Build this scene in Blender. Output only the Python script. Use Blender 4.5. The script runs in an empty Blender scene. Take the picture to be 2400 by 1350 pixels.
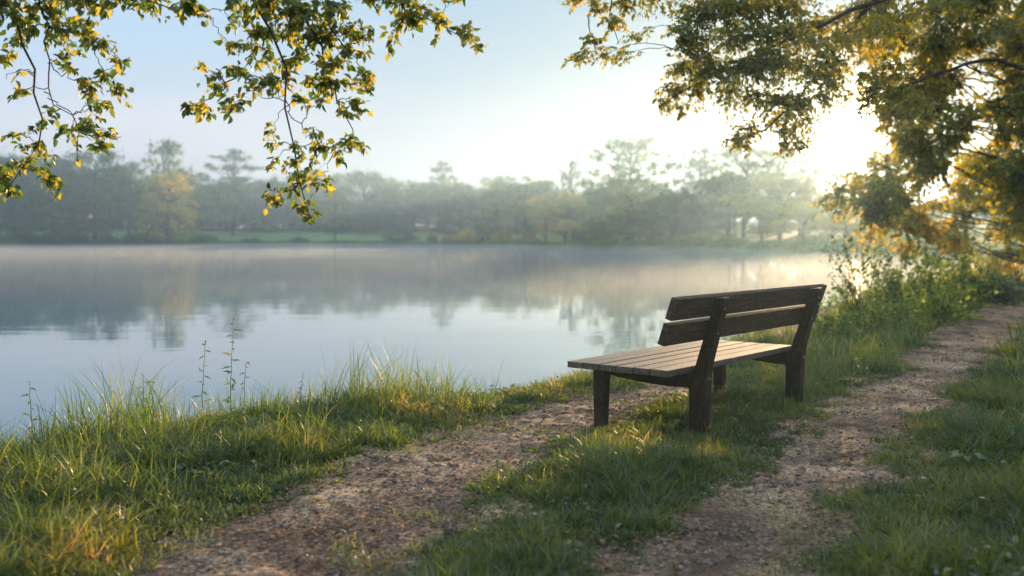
import bpy, bmesh, math, random
import numpy as np
from mathutils import Vector

random.seed(7)
rng = np.random.default_rng(11)
scene = bpy.context.scene
R = math.radians

# ------------------------------------------------------------------ camera
F = 2333.3            # focal length in pixels of a 2400 px wide picture
CAM_H = 1.322
PITCH = math.atan((675 - 560) / F)
cam_data = bpy.data.cameras.new("camera")
cam = bpy.data.objects.new("camera", cam_data)
scene.collection.objects.link(cam)
cam.location = (0, 0, CAM_H)
cam.rotation_euler = (math.pi / 2 - PITCH, 0, 0)
cam_data.lens = 35
cam_data.sensor_width = 36
cam_data.clip_start = 0.05
cam_data.clip_end = 5000
cam_data.dof.use_dof = True
cam_data.dof.focus_distance = 6.9
cam_data.dof.aperture_fstop = 1.5
scene.camera = cam

# ------------------------------------------------------------------ light
SUN_AZ, SUN_EL = R(19.15), R(6.2)      # azimuth to the right of +Y
sun_dir = Vector((math.sin(SUN_AZ) * math.cos(SUN_EL), math.cos(SUN_AZ) * math.cos(SUN_EL), math.sin(SUN_EL)))
sd = bpy.data.lights.new("sun", 'SUN')
sd.energy = 5.0
sd.angle = R(0.6)
sd.color = (1.0, 0.65, 0.34)
sun = bpy.data.objects.new("sun", sd)
scene.collection.objects.link(sun)
sun.rotation_euler = sun_dir.to_track_quat('Z', 'Y').to_euler()

world = bpy.data.worlds.new("World")
scene.world = world
world.use_nodes = True
wt = world.node_tree
wt.nodes.clear()
def wn(t, **k):
    n = wt.nodes.new(t)
    for a, b in k.items(): setattr(n, a, b)
    return n
sky = wn('ShaderNodeTexSky', sky_type='NISHITA', sun_disc=False, sun_elevation=SUN_EL, sun_rotation=SUN_AZ,
         altitude=100, air_density=1.0, dust_density=0.6, ozone_density=2.5)
bg = wn('ShaderNodeBackground'); bg.inputs['Strength'].default_value = 0.15
wo = wn('ShaderNodeOutputWorld')
hs = wn('ShaderNodeHueSaturation'); hs.inputs['Saturation'].default_value = 0.75
tc = wn('ShaderNodeTexCoord')
# thin streaks of high cloud
mp = wn('ShaderNodeMapping'); mp.inputs['Scale'].default_value = (1.2, 1.2, 9.0); mp.inputs['Rotation'].default_value = (0.0, 0.06, 0.3)
nz = wn('ShaderNodeTexNoise'); nz.inputs['Scale'].default_value = 2.2; nz.inputs['Detail'].default_value = 5; nz.inputs['Roughness'].default_value = 0.5
cr = wn('ShaderNodeValToRGB'); cr.color_ramp.elements[0].position = 0.42; cr.color_ramp.elements[1].position = 0.75
cr.color_ramp.elements[1].color = (0.35, 0.35, 0.35, 1)
mixc = wn('ShaderNodeMix', data_type='RGBA'); mixc.inputs[7].default_value = (3.0, 2.8, 2.85, 1)
# aureole of the low sun
dot = wn('ShaderNodeVectorMath', operation='DOT_PRODUCT'); dot.inputs[1].default_value = sun_dir
nrm = wn('ShaderNodeVectorMath', operation='NORMALIZE')
p1 = wn('ShaderNodeMath', operation='POWER'); p1.inputs[1].default_value = 9000
p2 = wn('ShaderNodeMath', operation='POWER'); p2.inputs[1].default_value = 600
mx = wn('ShaderNodeMath', operation='MAXIMUM'); mx.inputs[1].default_value = 0
s1 = wn('ShaderNodeVectorMath', operation='SCALE'); s1.inputs[0].default_value = (1.0, 0.62, 0.26)
a1 = wn('ShaderNodeMath', operation='MULTIPLY'); a1.inputs[1].default_value = 160
a2 = wn('ShaderNodeMath', operation='MULTIPLY_ADD'); a2.inputs[1].default_value = 2.5
add = wn('ShaderNodeVectorMath', operation='ADD')
L = wt.links.new
L(tc.outputs['Generated'], mp.inputs[0]); L(mp.outputs[0], nz.inputs['Vector']); L(nz.outputs['Fac'], cr.inputs[0])
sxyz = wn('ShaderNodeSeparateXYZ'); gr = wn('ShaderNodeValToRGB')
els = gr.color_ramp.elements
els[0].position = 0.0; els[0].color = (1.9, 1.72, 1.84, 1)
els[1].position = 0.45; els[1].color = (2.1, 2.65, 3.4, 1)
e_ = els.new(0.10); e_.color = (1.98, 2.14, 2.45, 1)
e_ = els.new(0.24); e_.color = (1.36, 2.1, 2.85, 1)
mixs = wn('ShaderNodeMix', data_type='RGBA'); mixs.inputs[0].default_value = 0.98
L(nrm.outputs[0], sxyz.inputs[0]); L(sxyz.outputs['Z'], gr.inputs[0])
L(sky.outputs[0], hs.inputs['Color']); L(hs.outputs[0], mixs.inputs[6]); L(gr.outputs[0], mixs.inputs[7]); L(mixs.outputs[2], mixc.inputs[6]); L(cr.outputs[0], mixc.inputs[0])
L(tc.outputs['Generated'], nrm.inputs[0]); L(nrm.outputs[0], dot.inputs[0]); L(dot.outputs['Value'], mx.inputs[0])
L(mx.outputs[0], p1.inputs[0]); L(mx.outputs[0], p2.inputs[0]); L(p1.outputs[0], a1.inputs[0])
p3 = wn('ShaderNodeMath', operation='POWER'); p3.inputs[1].default_value = 55; a3 = wn('ShaderNodeMath', operation='MULTIPLY_ADD'); a3.inputs[1].default_value = 0.3
L(mx.outputs[0], p3.inputs[0]); L(p3.outputs[0], a3.inputs[0]); L(a1.outputs[0], a3.inputs[2]); L(p2.outputs[0], a2.inputs[0]); L(a3.outputs[0], a2.inputs[2]); L(a2.outputs[0], s1.inputs['Scale'])
p4 = wn('ShaderNodeMath', operation='POWER'); p4.inputs[1].default_value = 9
m4 = wn('ShaderNodeMath', operation='MULTIPLY_ADD'); m4.inputs[1].default_value = -0.62; m4.inputs[2].default_value = 1.0
s4 = wn('ShaderNodeVectorMath', operation='SCALE')
L(mx.outputs[0], p4.inputs[0]); L(p4.outputs[0], m4.inputs[0]); L(mixc.outputs[2], s4.inputs[0]); L(m4.outputs[0], s4.inputs['Scale'])
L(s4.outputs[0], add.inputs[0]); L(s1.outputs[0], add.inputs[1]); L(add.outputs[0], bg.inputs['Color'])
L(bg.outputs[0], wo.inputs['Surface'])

scene.view_settings.view_transform = 'Standard'
scene.view_settings.look = 'None'
scene.view_settings.exposure = 1.2
scene.view_settings.gamma = 1
scene.render.engine = 'CYCLES'
cy = scene.cycles
cy.max_bounces = 6; cy.diffuse_bounces = 2; cy.glossy_bounces = 3; cy.transmission_bounces = 4
cy.volume_bounces = 0; cy.transparent_max_bounces = 4
cy.use_denoising = True
cy.sample_clamp_indirect = 6.0
cy.caustics_reflective = False; cy.caustics_refractive = False

# ------------------------------------------------------------------ helpers
ct, st = math.cos(PITCH), math.sin(PITCH)
def at(px, py, Y):
    """point at depth Y seen at photo pixel px, py"""
    dx, dy = (px - 1200) / F, (675 - py) / F
    y, z = ct + dy * st, -st + dy * ct
    k = Y / y
    return np.array([dx * k, Y, CAM_H + z * k])
def gnd(px, py, z=0.0):
    dx, dy = (px - 1200) / F, (675 - py) / F
    y, zz = ct + dy * st, -st + dy * ct
    k = (z - CAM_H) / zz
    return np.array([dx * k, y * k, z])

def tag(o, label=None, cat=None, group=None, kind=None):
    if label: o['label'] = label
    if cat: o['category'] = cat
    if group: o['group'] = group
    if kind: o['kind'] = kind
    return o
def empty(name, loc, rz=0.0):
    o = bpy.data.objects.new(name, None)
    o.empty_display_size = 0.2
    scene.collection.objects.link(o)
    o.location = loc; o.rotation_euler = (0, 0, rz)
    return o
def mesh_np(name, V, Q=None, T=None, mat=None, parent=None, smooth=False, rnd=None):
    """one mesh object from numpy vertices, quads and triangles"""
    me = bpy.data.meshes.new(name)
    nq = 0 if Q is None else len(Q); nt = 0 if T is None else len(T)
    V = np.asarray(V, dtype=np.float32).reshape(-1, 3)
    me.vertices.add(len(V)); me.vertices.foreach_set('co', V.ravel())
    loops = []
    if nq: loops.append(np.asarray(Q, dtype=np.int32).ravel())
    if nt: loops.append(np.asarray(T, dtype=np.int32).ravel())
    lv = np.concatenate(loops)
    me.loops.add(len(lv)); me.loops.foreach_set('vertex_index', lv)
    tot = np.concatenate([np.full(nq, 4), np.full(nt, 3)]).astype(np.int32)
    start = np.concatenate([[0], np.cumsum(tot)[:-1]]).astype(np.int32)
    me.polygons.add(nq + nt)
    me.polygons.foreach_set('loop_start', start)
    if smooth: me.polygons.foreach_set('use_smooth', np.ones(nq + nt, dtype=bool))
    me.update(calc_edges=True)
    if rnd is not None:
        a = me.attributes.new('rnd', 'FLOAT', 'FACE'); a.data.foreach_set('value', np.asarray(rnd, dtype=np.float32))
    if mat: me.materials.append(mat)
    o = bpy.data.objects.new(name, me)
    scene.collection.objects.link(o)
    if parent: o.parent = parent
    return o
def bm_obj(name, bm, mat, parent=None, smooth=False):
    me = bpy.data.meshes.new(name)
    bmesh.ops.recalc_face_normals(bm, faces=bm.faces)
    bm.to_mesh(me); bm.free()
    if smooth:
        for p in me.polygons: p.use_smooth = True
    me.materials.append(mat)
    o = bpy.data.objects.new(name, me); scene.collection.objects.link(o)
    if parent: o.parent = parent
    return o
def unit(v): return v / np.maximum(np.linalg.norm(v, axis=-1, keepdims=True), 1e-9)

def tubes(P, Rad, sides=4):
    """P (N,K,3) centre lines, Rad (N,K) -> V, Q of N tapered tubes"""
    N, K, _ = P.shape
    T = np.empty_like(P); T[:, 1:-1] = P[:, 2:] - P[:, :-2]; T[:, 0] = P[:, 1] - P[:, 0]; T[:, -1] = P[:, -1] - P[:, -2]
    T = unit(T)
    ref = np.where(np.abs(T[..., 2:3]) > 0.9, np.array([1.0, 0, 0]), np.array([0, 0, 1.0]))
    A = unit(np.cross(T, ref)); B = np.cross(T, A)
    th = np.arange(sides) * 2 * math.pi / sides
    V = P[:, :, None, :] + Rad[:, :, None, None] * (A[:, :, None, :] * np.cos(th)[None, None, :, None] + B[:, :, None, :] * np.sin(th)[None, None, :, None])
    n = np.arange(N)[:, None, None] * K * sides; k = np.arange(K - 1)[None, :, None] * sides; s = np.arange(sides)[None, None, :]
    s2 = (s + 1) % sides
    Q = np.stack([n + k + s, n + k + s2, n + k + sides + s2, n + k + sides + s], -1).reshape(-1, 4)
    return V.reshape(-1, 3), Q
class Acc:
    def __init__(self): self.V = []; self.Q = []; self.n = 0
    def add(self, V, Q): self.V.append(V); self.Q.append(Q + self.n); self.n += len(V)
    def get(self): return np.concatenate(self.V), np.concatenate(self.Q)
def resample(P, K):
    P = np.asarray(P, float); d = np.concatenate([[0], np.cumsum(np.linalg.norm(np.diff(P, axis=0), axis=1))])
    # smooth with Catmull-like sampling through chord length
    t = np.linspace(0, d[-1], K)
    return np.stack([np.interp(t, d, P[:, i]) for i in range(3)], 1)
def add_limb(acc, P, r0, r1, K=14, sides=7, wob=0.0):
    C = resample(P, K)
    for _ in range(2): C[1:-1] = (C[:-2] + 2 * C[1:-1] + C[2:]) / 4
    if wob: C[1:-1] += rng.normal(0, wob, (K - 2, 3))
    V, Q = tubes(C[None], (r0 + (r1 - r0) * np.linspace(0, 1, K) ** 0.8)[None], sides)
    acc.add(V, Q); return C

def leaves(pos, dirn, nor, length, width, fold=0.25, curl=0.12):
    """folded pointed leaves: 6 vertices, 2 quads each"""
    N = len(pos)
    dirn = unit(dirn); side = unit(np.cross(dirn, nor)); nor = np.cross(side, dirn)
    Lg = np.asarray(length).reshape(-1, 1) * np.ones((N, 1)); W = np.asarray(width).reshape(-1, 1) * np.ones((N, 1))
    up = nor * W * fold
    b = pos; tip = pos + dirn * Lg - nor * Lg * curl
    r1 = pos + dirn * Lg * .28 + side * W * .5 + up; r2 = pos + dirn * Lg * .62 + side * W * .42 + up * .9 - nor * Lg * curl * .35
    l1 = pos + dirn * Lg * .28 - side * W * .5 + up; l2 = pos + dirn * Lg * .62 - side * W * .42 + up * .9 - nor * Lg * curl * .35
    V = np.stack([b, r1, r2, tip, l2, l1], 1).reshape(-1, 3)
    o = np.arange(N)[:, None] * 6
    Q = np.concatenate([o + np.array([[0, 1, 2, 3]]), o + np.array([[0, 3, 4, 5]])], 1).reshape(-1, 4)
    rnd = np.repeat(rng.random(N), 2)
    return V, Q, rnd
def quads(pos, nor, size, asp=0.6):
    """single small leaf-clump faces"""
    N = len(pos); nor = unit(nor); a = unit(np.cross(nor, unit(rng.normal(size=(N, 3))))); b = np.cross(nor, a)
    s = np.asarray(size).reshape(-1, 1)
    V = np.stack([pos - a * s, pos - b * s * asp + a * s * .1, pos + a * s, pos + b * s * asp + a * s * .1], 1).reshape(-1, 3)
    return V, np.arange(N * 4).reshape(-1, 4), rng.random(N)

def vnoise(x, y, s=1.0, seed=0):
    """cheap smooth value noise, numpy, about -1..1"""
    x = np.asarray(x) / s + seed * 17.3; y = np.asarray(y) / s - seed * 9.1
    xi, yi = np.floor(x), np.floor(y); fx, fy = x - xi, y - yi
    fx = fx * fx * (3 - 2 * fx); fy = fy * fy * (3 - 2 * fy)
    def h(a, b):
        v = np.sin(a * 127.1 + b * 311.7 + seed * 74.7) * 43758.5453
        return (v - np.floor(v)) * 2 - 1
    return (h(xi, yi) * (1 - fx) + h(xi + 1, yi) * fx) * (1 - fy) + (h(xi, yi + 1) * (1 - fx) + h(xi + 1, yi + 1) * fx) * fy
def sstep(a, b, x):
    t = np.clip((x - a) / (b - a), 0, 1); return t * t * (3 - 2 * t)

# ------------------------------------------------------------------ materials
def mat(name):
    m = bpy.data.materials.new(name); m.use_nodes = True; m.node_tree.nodes.clear()
    return m, m.node_tree
def nd(nt, t, **k):
    n = nt.nodes.new(t)
    for a, b in k.items():
        if a == 'ins':
            for i, v in b.items(): n.inputs[i].default_value = v
        else: setattr(n, a, b)
    return n
def ramp(nt, stops):
    r = nt.nodes.new('ShaderNodeValToRGB')
    while len(r.color_ramp.elements) < len(stops): r.color_ramp.elements.new(0.5)
    for e, (p, c) in zip(r.color_ramp.elements, stops): e.position = p; e.color = (*c, 1)
    return r
def leaf_mat(name, stops, trans=0.5, tint=(1.5, 1.35, 0.6), gloss=0.05, noise=None, objvar=0.0):
    """leaf: diffuse front, light shining through, faint sheen; colour per leaf"""
    m, nt = mat(name); lk = nt.links.new
    at_ = nd(nt, 'ShaderNodeAttribute', attribute_name='rnd')
    src = at_.outputs['Fac']
    if noise:
        geo = nd(nt, 'ShaderNodeNewGeometry'); nz_ = nd(nt, 'ShaderNodeTexNoise', ins={'Scale': noise, 'Detail': 2.0})
        lk(geo.outputs['Position'], nz_.inputs['Vector'])
        mm = nd(nt, 'ShaderNodeMath', operation='MULTIPLY_ADD', ins={1: 0.5}); lk(at_.outputs['Fac'], mm.inputs[0])
        m2 = nd(nt, 'ShaderNodeMath', operation='MULTIPLY_ADD', ins={1: 1.6, 2: -0.55}); lk(nz_.outputs['Fac'], m2.inputs[0]); lk(m2.outputs[0], mm.inputs[2])
        src = mm.outputs[0]
    if objvar:
        oi = nd(nt, 'ShaderNodeObjectInfo'); m3 = nd(nt, 'ShaderNodeMath', operation='MULTIPLY_ADD', ins={1: objvar})
        lk(oi.outputs['Random'], m3.inputs[0]); lk(src, m3.inputs[2]); src = m3.outputs[0]
    r = ramp(nt, stops); lk(src, r.inputs[0])
    df = nd(nt, 'ShaderNodeBsdfDiffuse'); tr = nd(nt, 'ShaderNodeBsdfTranslucent'); gl = nd(nt, 'ShaderNodeBsdfGlossy', ins={'Roughness': 0.38})
    tn = nd(nt, 'ShaderNodeMix', data_type='RGBA', blend_type='MULTIPLY', clamp_result=False, ins={0: 1.0, 7: (*tint, 1)})
    lk(r.outputs[0], df.inputs['Color']); lk(r.outputs[0], tn.inputs[6]); lk(tn.outputs[2], tr.inputs['Color'])
    mx1 = nd(nt, 'ShaderNodeMixShader', ins={0: trans}); lk(df.outputs[0], mx1.inputs[1]); lk(tr.outputs[0], mx1.inputs[2])
    mx2 = nd(nt, 'ShaderNodeMixShader', ins={0: gloss}); lk(mx1.outputs[0], mx2.inputs[1]); lk(gl.outputs[0], mx2.inputs[2])
    out = nd(nt, 'ShaderNodeOutputMaterial'); lk(mx2.outputs[0], out.inputs['Surface'])
    return m
def solid_mat(name, stops, scale=6.0, rough=0.8, bump=0.3, stretch=(1, 1, 1), spec=0.3, detail=6, coords='Object', bdist=0.01, isl=0.0):
    m, nt = mat(name); lk = nt.links.new
    tc_ = nd(nt, 'ShaderNodeTexCoord'); mp_ = nd(nt, 'ShaderNodeMapping'); mp_.inputs['Scale'].default_value = stretch
    nz_ = nd(nt, 'ShaderNodeTexNoise', ins={'Scale': scale, 'Detail': detail, 'Roughness': 0.65})
    lk(tc_.outputs[coords], mp_.inputs[0]); lk(mp_.outputs[0], nz_.inputs['Vector'])
    r = ramp(nt, stops); lk(nz_.outputs['Fac'], r.inputs[0])
    b = nd(nt, 'ShaderNodeBsdfPrincipled', ins={'Roughness': rough, 'Specular IOR Level': spec})
    if isl:
        ge = nd(nt, 'ShaderNodeNewGeometry'); mr_ = nd(nt, 'ShaderNodeMapRange', ins={3: 1 - isl, 4: 1 + isl}); lk(ge.outputs['Random Per Island'], mr_.inputs[0])
        n2 = nd(nt, 'ShaderNodeTexNoise', ins={'Scale': 38.0, 'Detail': 3.0}); lk(tc_.outputs[coords], n2.inputs['Vector'])
        sp = ramp(nt, [(0.0, (0.75, 0.75, 0.75)), (0.62, (1, 1, 1)), (0.70, (2.6, 2.6, 2.3))]); lk(n2.outputs['Fac'], sp.inputs[0])
        sc_ = nd(nt, 'ShaderNodeVectorMath', operation='SCALE'); lk(r.outputs[0], sc_.inputs[0]); lk(mr_.outputs[0], sc_.inputs['Scale'])
        mu = nd(nt, 'ShaderNodeVectorMath', operation='MULTIPLY'); lk(sc_.outputs[0], mu.inputs[0]); lk(sp.outputs[0], mu.inputs[1]); lk(mu.outputs[0], b.inputs['Base Color'])
    else: lk(r.outputs[0], b.inputs['Base Color'])
    bp = nd(nt, 'ShaderNodeBump', ins={'Strength': bump, 'Distance': bdist}); lk(nz_.outputs['Fac'], bp.inputs['Height']); lk(bp.outputs[0], b.inputs['Normal'])
    out = nd(nt, 'ShaderNodeOutputMaterial'); lk(b.outputs[0], out.inputs['Surface'])
    return m
M = {}
M['bark'] = solid_mat('bark', [(0.3, (0.025, 0.018, 0.013)), (0.7, (0.085, 0.065, 0.048))], 9, 0.9, 0.6, (1, 1, 0.25))
M['grass'] = leaf_mat('grass_blades', [(0.0, (0.02, 0.05, 0.012)), (0.4, (0.055, 0.10, 0.02)), (0.7, (0.13, 0.17, 0.03)), (0.88, (0.24, 0.23, 0.045)), (1.0, (0.42, 0.30, 0.13))], 0.58, (1.9, 1.7, 0.6), 0.07, noise=0.9)
M['tall'] = leaf_mat('tall_grass_blades', [(0.0, (0.03, 0.08, 0.02)), (0.5, (0.09, 0.17, 0.03)), (0.85, (0.2, 0.25, 0.04)), (1.0, (0.32, 0.27, 0.07))], 0.58, (1.8, 1.6, 0.6), 0.07)
M['weed'] = leaf_mat('weed_leaves', [(0.0, (0.025, 0.07, 0.02)), (0.6, (0.08, 0.16, 0.03)), (1.0, (0.24, 0.23, 0.04))], 0.5, (1.7, 1.6, 0.6), 0.1)
M['near_leaf'] = leaf_mat('near_leaves', [(0.0, (0.03, 0.08, 0.025)), (0.35, (0.08, 0.15, 0.025)), (0.7, (0.24, 0.25, 0.03)), (1.0, (0.48, 0.38, 0.045))], 0.62, (1.8, 1.6, 0.6), 0.05)
M['right_leaf'] = leaf_mat('right_leaves', [(0.0, (0.04, 0.09, 0.018)), (0.4, (0.14, 0.19, 0.03)), (0.75, (0.36, 0.34, 0.04)), (1.0, (0.6, 0.46, 0.06))], 0.64, (2.2, 1.6, 0.45), 0.05, noise=0.5)
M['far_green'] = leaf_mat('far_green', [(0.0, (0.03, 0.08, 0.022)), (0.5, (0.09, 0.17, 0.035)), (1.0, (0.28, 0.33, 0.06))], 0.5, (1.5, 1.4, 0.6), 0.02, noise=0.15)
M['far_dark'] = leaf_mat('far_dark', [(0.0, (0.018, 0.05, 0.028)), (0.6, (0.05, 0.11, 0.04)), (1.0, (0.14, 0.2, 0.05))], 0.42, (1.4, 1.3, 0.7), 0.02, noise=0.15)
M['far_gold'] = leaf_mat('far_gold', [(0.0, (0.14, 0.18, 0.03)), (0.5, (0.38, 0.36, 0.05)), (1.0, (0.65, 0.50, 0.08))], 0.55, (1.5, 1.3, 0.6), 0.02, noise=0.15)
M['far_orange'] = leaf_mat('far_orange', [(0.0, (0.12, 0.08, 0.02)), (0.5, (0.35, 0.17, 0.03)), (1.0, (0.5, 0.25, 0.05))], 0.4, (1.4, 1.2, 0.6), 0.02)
M['wood_dark'] = solid_mat('weathered_dark_wood', [(0.25, (0.014, 0.008, 0.004)), (0.5, (0.045, 0.027, 0.014)), (0.75, (0.11, 0.075, 0.042))], 5, 0.62, 0.35, (1.2, 14, 14), 0.22, bdist=0.004, isl=0.25)
M['wood_seat_lit'] = solid_mat('weathered_seat_wood_lit', [(0.25, (0.025, 0.017, 0.011)), (0.5, (0.085, 0.062, 0.04)), (0.75, (0.19, 0.15, 0.105))], 5, 0.5, 0.5, (1.2, 18, 18), 0.5, bdist=0.004, isl=0.3)  # weathered wood, colour lightened for sun reflecting off the seat top
M['frame'] = solid_mat('dark_stained_frame', [(0.3, (0.016, 0.009, 0.004)), (0.6, (0.042, 0.026, 0.013)), (0.85, (0.10, 0.08, 0.045))], 11, 0.6, 0.4, (1, 1, 0.5), 0.2, bdist=0.004, isl=0.1)
M['bolt'] = solid_mat('bolt_metal', [(0.3, (0.12, 0.11, 0.10)), (0.7, (0.25, 0.23, 0.2))], 20, 0.5, 0.1)
M['stone'] = solid_mat('gravel_stone', [(0.3, (0.10, 0.075, 0.06)), (0.7, (0.30, 0.24, 0.19))], 14, 0.85, 0.2, coords='Generated', isl=0.6)
M['shrub_leaf'] = leaf_mat('shrub_leaves', [(0.0, (0.06, 0.13, 0.03)), (0.5, (0.18, 0.28, 0.05)), (1.0, (0.42, 0.42, 0.08))], 0.55, (1.5, 1.5, 0.7), 0.05)
M['petal'] = leaf_mat('white_petals', [(0, (0.7, 0.68, 0.66)), (1, (0.8, 0.8, 0.78))], 0.35, (1, 1, 1), 0.02)
M['yellow'] = leaf_mat('yellow_flowers', [(0, (0.7, 0.45, 0.03)), (1, (0.8, 0.6, 0.05))], 0.3, (1, 1, 1), 0.02)
M['litter'] = leaf_mat('leaf_litter', [(0.0, (0.045, 0.028, 0.018)), (0.5, (0.15, 0.085, 0.04)), (1.0, (0.32, 0.2, 0.08))], 0.3, (1.3, 1.1, 0.7), 0.05)

def ground_mat():
    m, nt = mat('ground_soil'); lk = nt.links.new
    geo = nd(nt, 'ShaderNodeNewGeometry')
    n1 = nd(nt, 'ShaderNodeTexNoise', ins={'Scale': 3.0, 'Detail': 8.0, 'Roughness': 0.7}); lk(geo.outputs['Position'], n1.inputs['Vector'])
    r = ramp(nt, [(0.3, (0.030, 0.032, 0.014)), (0.5, (0.05, 0.06, 0.02)), (0.75, (0.10, 0.085, 0.045))]); lk(n1.outputs['Fac'], r.inputs[0])
    n2 = nd(nt, 'ShaderNodeTexNoise', ins={'Scale': 0.12, 'Detail': 5.0, 'Roughness': 0.6}); lk(geo.outputs['Position'], n2.inputs['Vector'])
    r2 = ramp(nt, [(0.3, (0.09, 0.17, 0.05)), (0.6, (0.17, 0.26, 0.07)), (0.8, (0.24, 0.28, 0.09))]); lk(n2.outputs['Fac'], r2.inputs[0])
    sx = nd(nt, 'ShaderNodeSeparateXYZ'); lk(geo.outputs['Position'], sx.inputs[0])
    mr = nd(nt, 'ShaderNodeMapRange', ins={1: 18.0, 2: 45.0}); lk(sx.outputs['Y'], mr.inputs[0])
    mx_ = nd(nt, 'ShaderNodeMix', data_type='RGBA'); lk(mr.outputs[0], mx_.inputs[0]); lk(r.outputs[0], mx_.inputs[6]); lk(r2.outputs[0], mx_.inputs[7])
    b = nd(nt, 'ShaderNodeBsdfPrincipled', ins={'Roughness': 0.95, 'Specular IOR Level': 0.1}); lk(mx_.outputs[2], b.inputs['Base Color'])
    bp = nd(nt, 'ShaderNodeBump', ins={'Strength': 0.5, 'Distance': 0.03}); lk(n1.outputs['Fac'], bp.inputs['Height']); lk(bp.outputs[0], b.inputs['Normal'])
    out = nd(nt, 'ShaderNodeOutputMaterial'); lk(b.outputs[0], out.inputs['Surface']); return m
def path_mat():
    m, nt = mat('sandy_gravel_path'); lk = nt.links.new
    geo = nd(nt, 'ShaderNodeNewGeometry')
    big = nd(nt, 'ShaderNodeTexNoise', ins={'Scale': 1.6, 'Detail': 6.0, 'Roughness': 0.6}); lk(geo.outputs['Position'], big.inputs['Vector'])
    fine = nd(nt, 'ShaderNodeTexNoise', ins={'Scale': 38.0, 'Detail': 6.0, 'Roughness': 0.75}); lk(geo.outputs['Position'], fine.inputs['Vector'])
    vo = nd(nt, 'ShaderNodeTexVoronoi', ins={'Scale': 85.0, 'Randomness': 1.0}); lk(geo.outputs['Position'], vo.inputs['Vector'])
    r1 = ramp(nt, [(0.34, (0.12, 0.078, 0.048)), (0.48, (0.30, 0.205, 0.13)), (0.66, (0.54, 0.385, 0.25))]); lk(big.outputs['Fac'], r1.inputs[0])
    r2 = ramp(nt, [(0.36, (0.18, 0.16, 0.14)), (0.5, (0.85, 0.84, 0.82)), (0.64, (1.6, 1.55, 1.5))]); lk(fine.outputs['Fac'], r2.inputs[0])
    r3 = ramp(nt, [(0.0, (0.7, 0.68, 0.66)), (1.0, (1.25, 1.22, 1.2))]); lk(vo.outputs['Color'], r3.inputs[0])
    a = nd(nt, 'ShaderNodeMix', data_type='RGBA', blend_type='MULTIPLY', ins={0: 1.0}); lk(r1.outputs[0], a.inputs[6]); lk(r2.outputs[0], a.inputs[7])
    c = nd(nt, 'ShaderNodeMix', data_type='RGBA', blend_type='MULTIPLY', ins={0: 1.0}); lk(a.outputs[2], c.inputs[6]); lk(r3.outputs[0], c.inputs[7])
    b = nd(nt, 'ShaderNodeBsdfPrincipled', ins={'Roughness': 0.85, 'Specular IOR Level': 0.25}); lk(c.outputs[2], b.inputs['Base Color'])
    hh = nd(nt, 'ShaderNodeMath', operation='MULTIPLY_ADD', ins={1: -0.5}); lk(vo.outputs['Distance'], hh.inputs[0]); lk(fine.outputs['Fac'], hh.inputs[2])
    bp = nd(nt, 'ShaderNodeBump', ins={'Strength': 0.9, 'Distance': 0.012}); lk(hh.outputs[0], bp.inputs['Height']); lk(bp.outputs[0], b.inputs['Normal'])
    out = nd(nt, 'ShaderNodeOutputMaterial'); lk(b.outputs[0], out.inputs['Surface']); return m
def water_mat():
    m, nt = mat('lake_water'); lk = nt.links.new
    geo = nd(nt, 'ShaderNodeNewGeometry')
    mp_ = nd(nt, 'ShaderNodeMapping'); mp_.inputs['Scale'].default_value = (0.35, 1.3, 1.0); lk(geo.outputs['Position'], mp_.inputs[0])
    n1 = nd(nt, 'ShaderNodeTexNoise', ins={'Scale': 0.9, 'Detail': 3.0, 'Roughness': 0.5}); lk(mp_.outputs[0], n1.inputs['Vector'])
    bp = nd(nt, 'ShaderNodeBump', ins={'Strength': 0.18, 'Distance': 0.02}); lk(n1.outputs['Fac'], bp.inputs['Height'])
    b = nd(nt, 'ShaderNodeBsdfPrincipled', ins={'Base Color': (0.05, 0.12, 0.16, 1), 'Roughness': 0.03, 'IOR': 1.5, 'Specular IOR Level': 0.5})
    lk(bp.outputs[0], b.inputs['Normal'])
    out = nd(nt, 'ShaderNodeOutputMaterial'); lk(b.outputs[0], out.inputs['Surface']); return m
def vol_mat(name, dens, col, aniso):
    m, nt = mat(name)
    v = nd(nt, 'ShaderNodeVolumePrincipled', ins={'Color': (*col, 1), 'Density': dens, 'Anisotropy': aniso})
    out = nd(nt, 'ShaderNodeOutputMaterial'); nt.links.new(v.outputs[0], out.inputs['Volume'])
    return m

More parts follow.
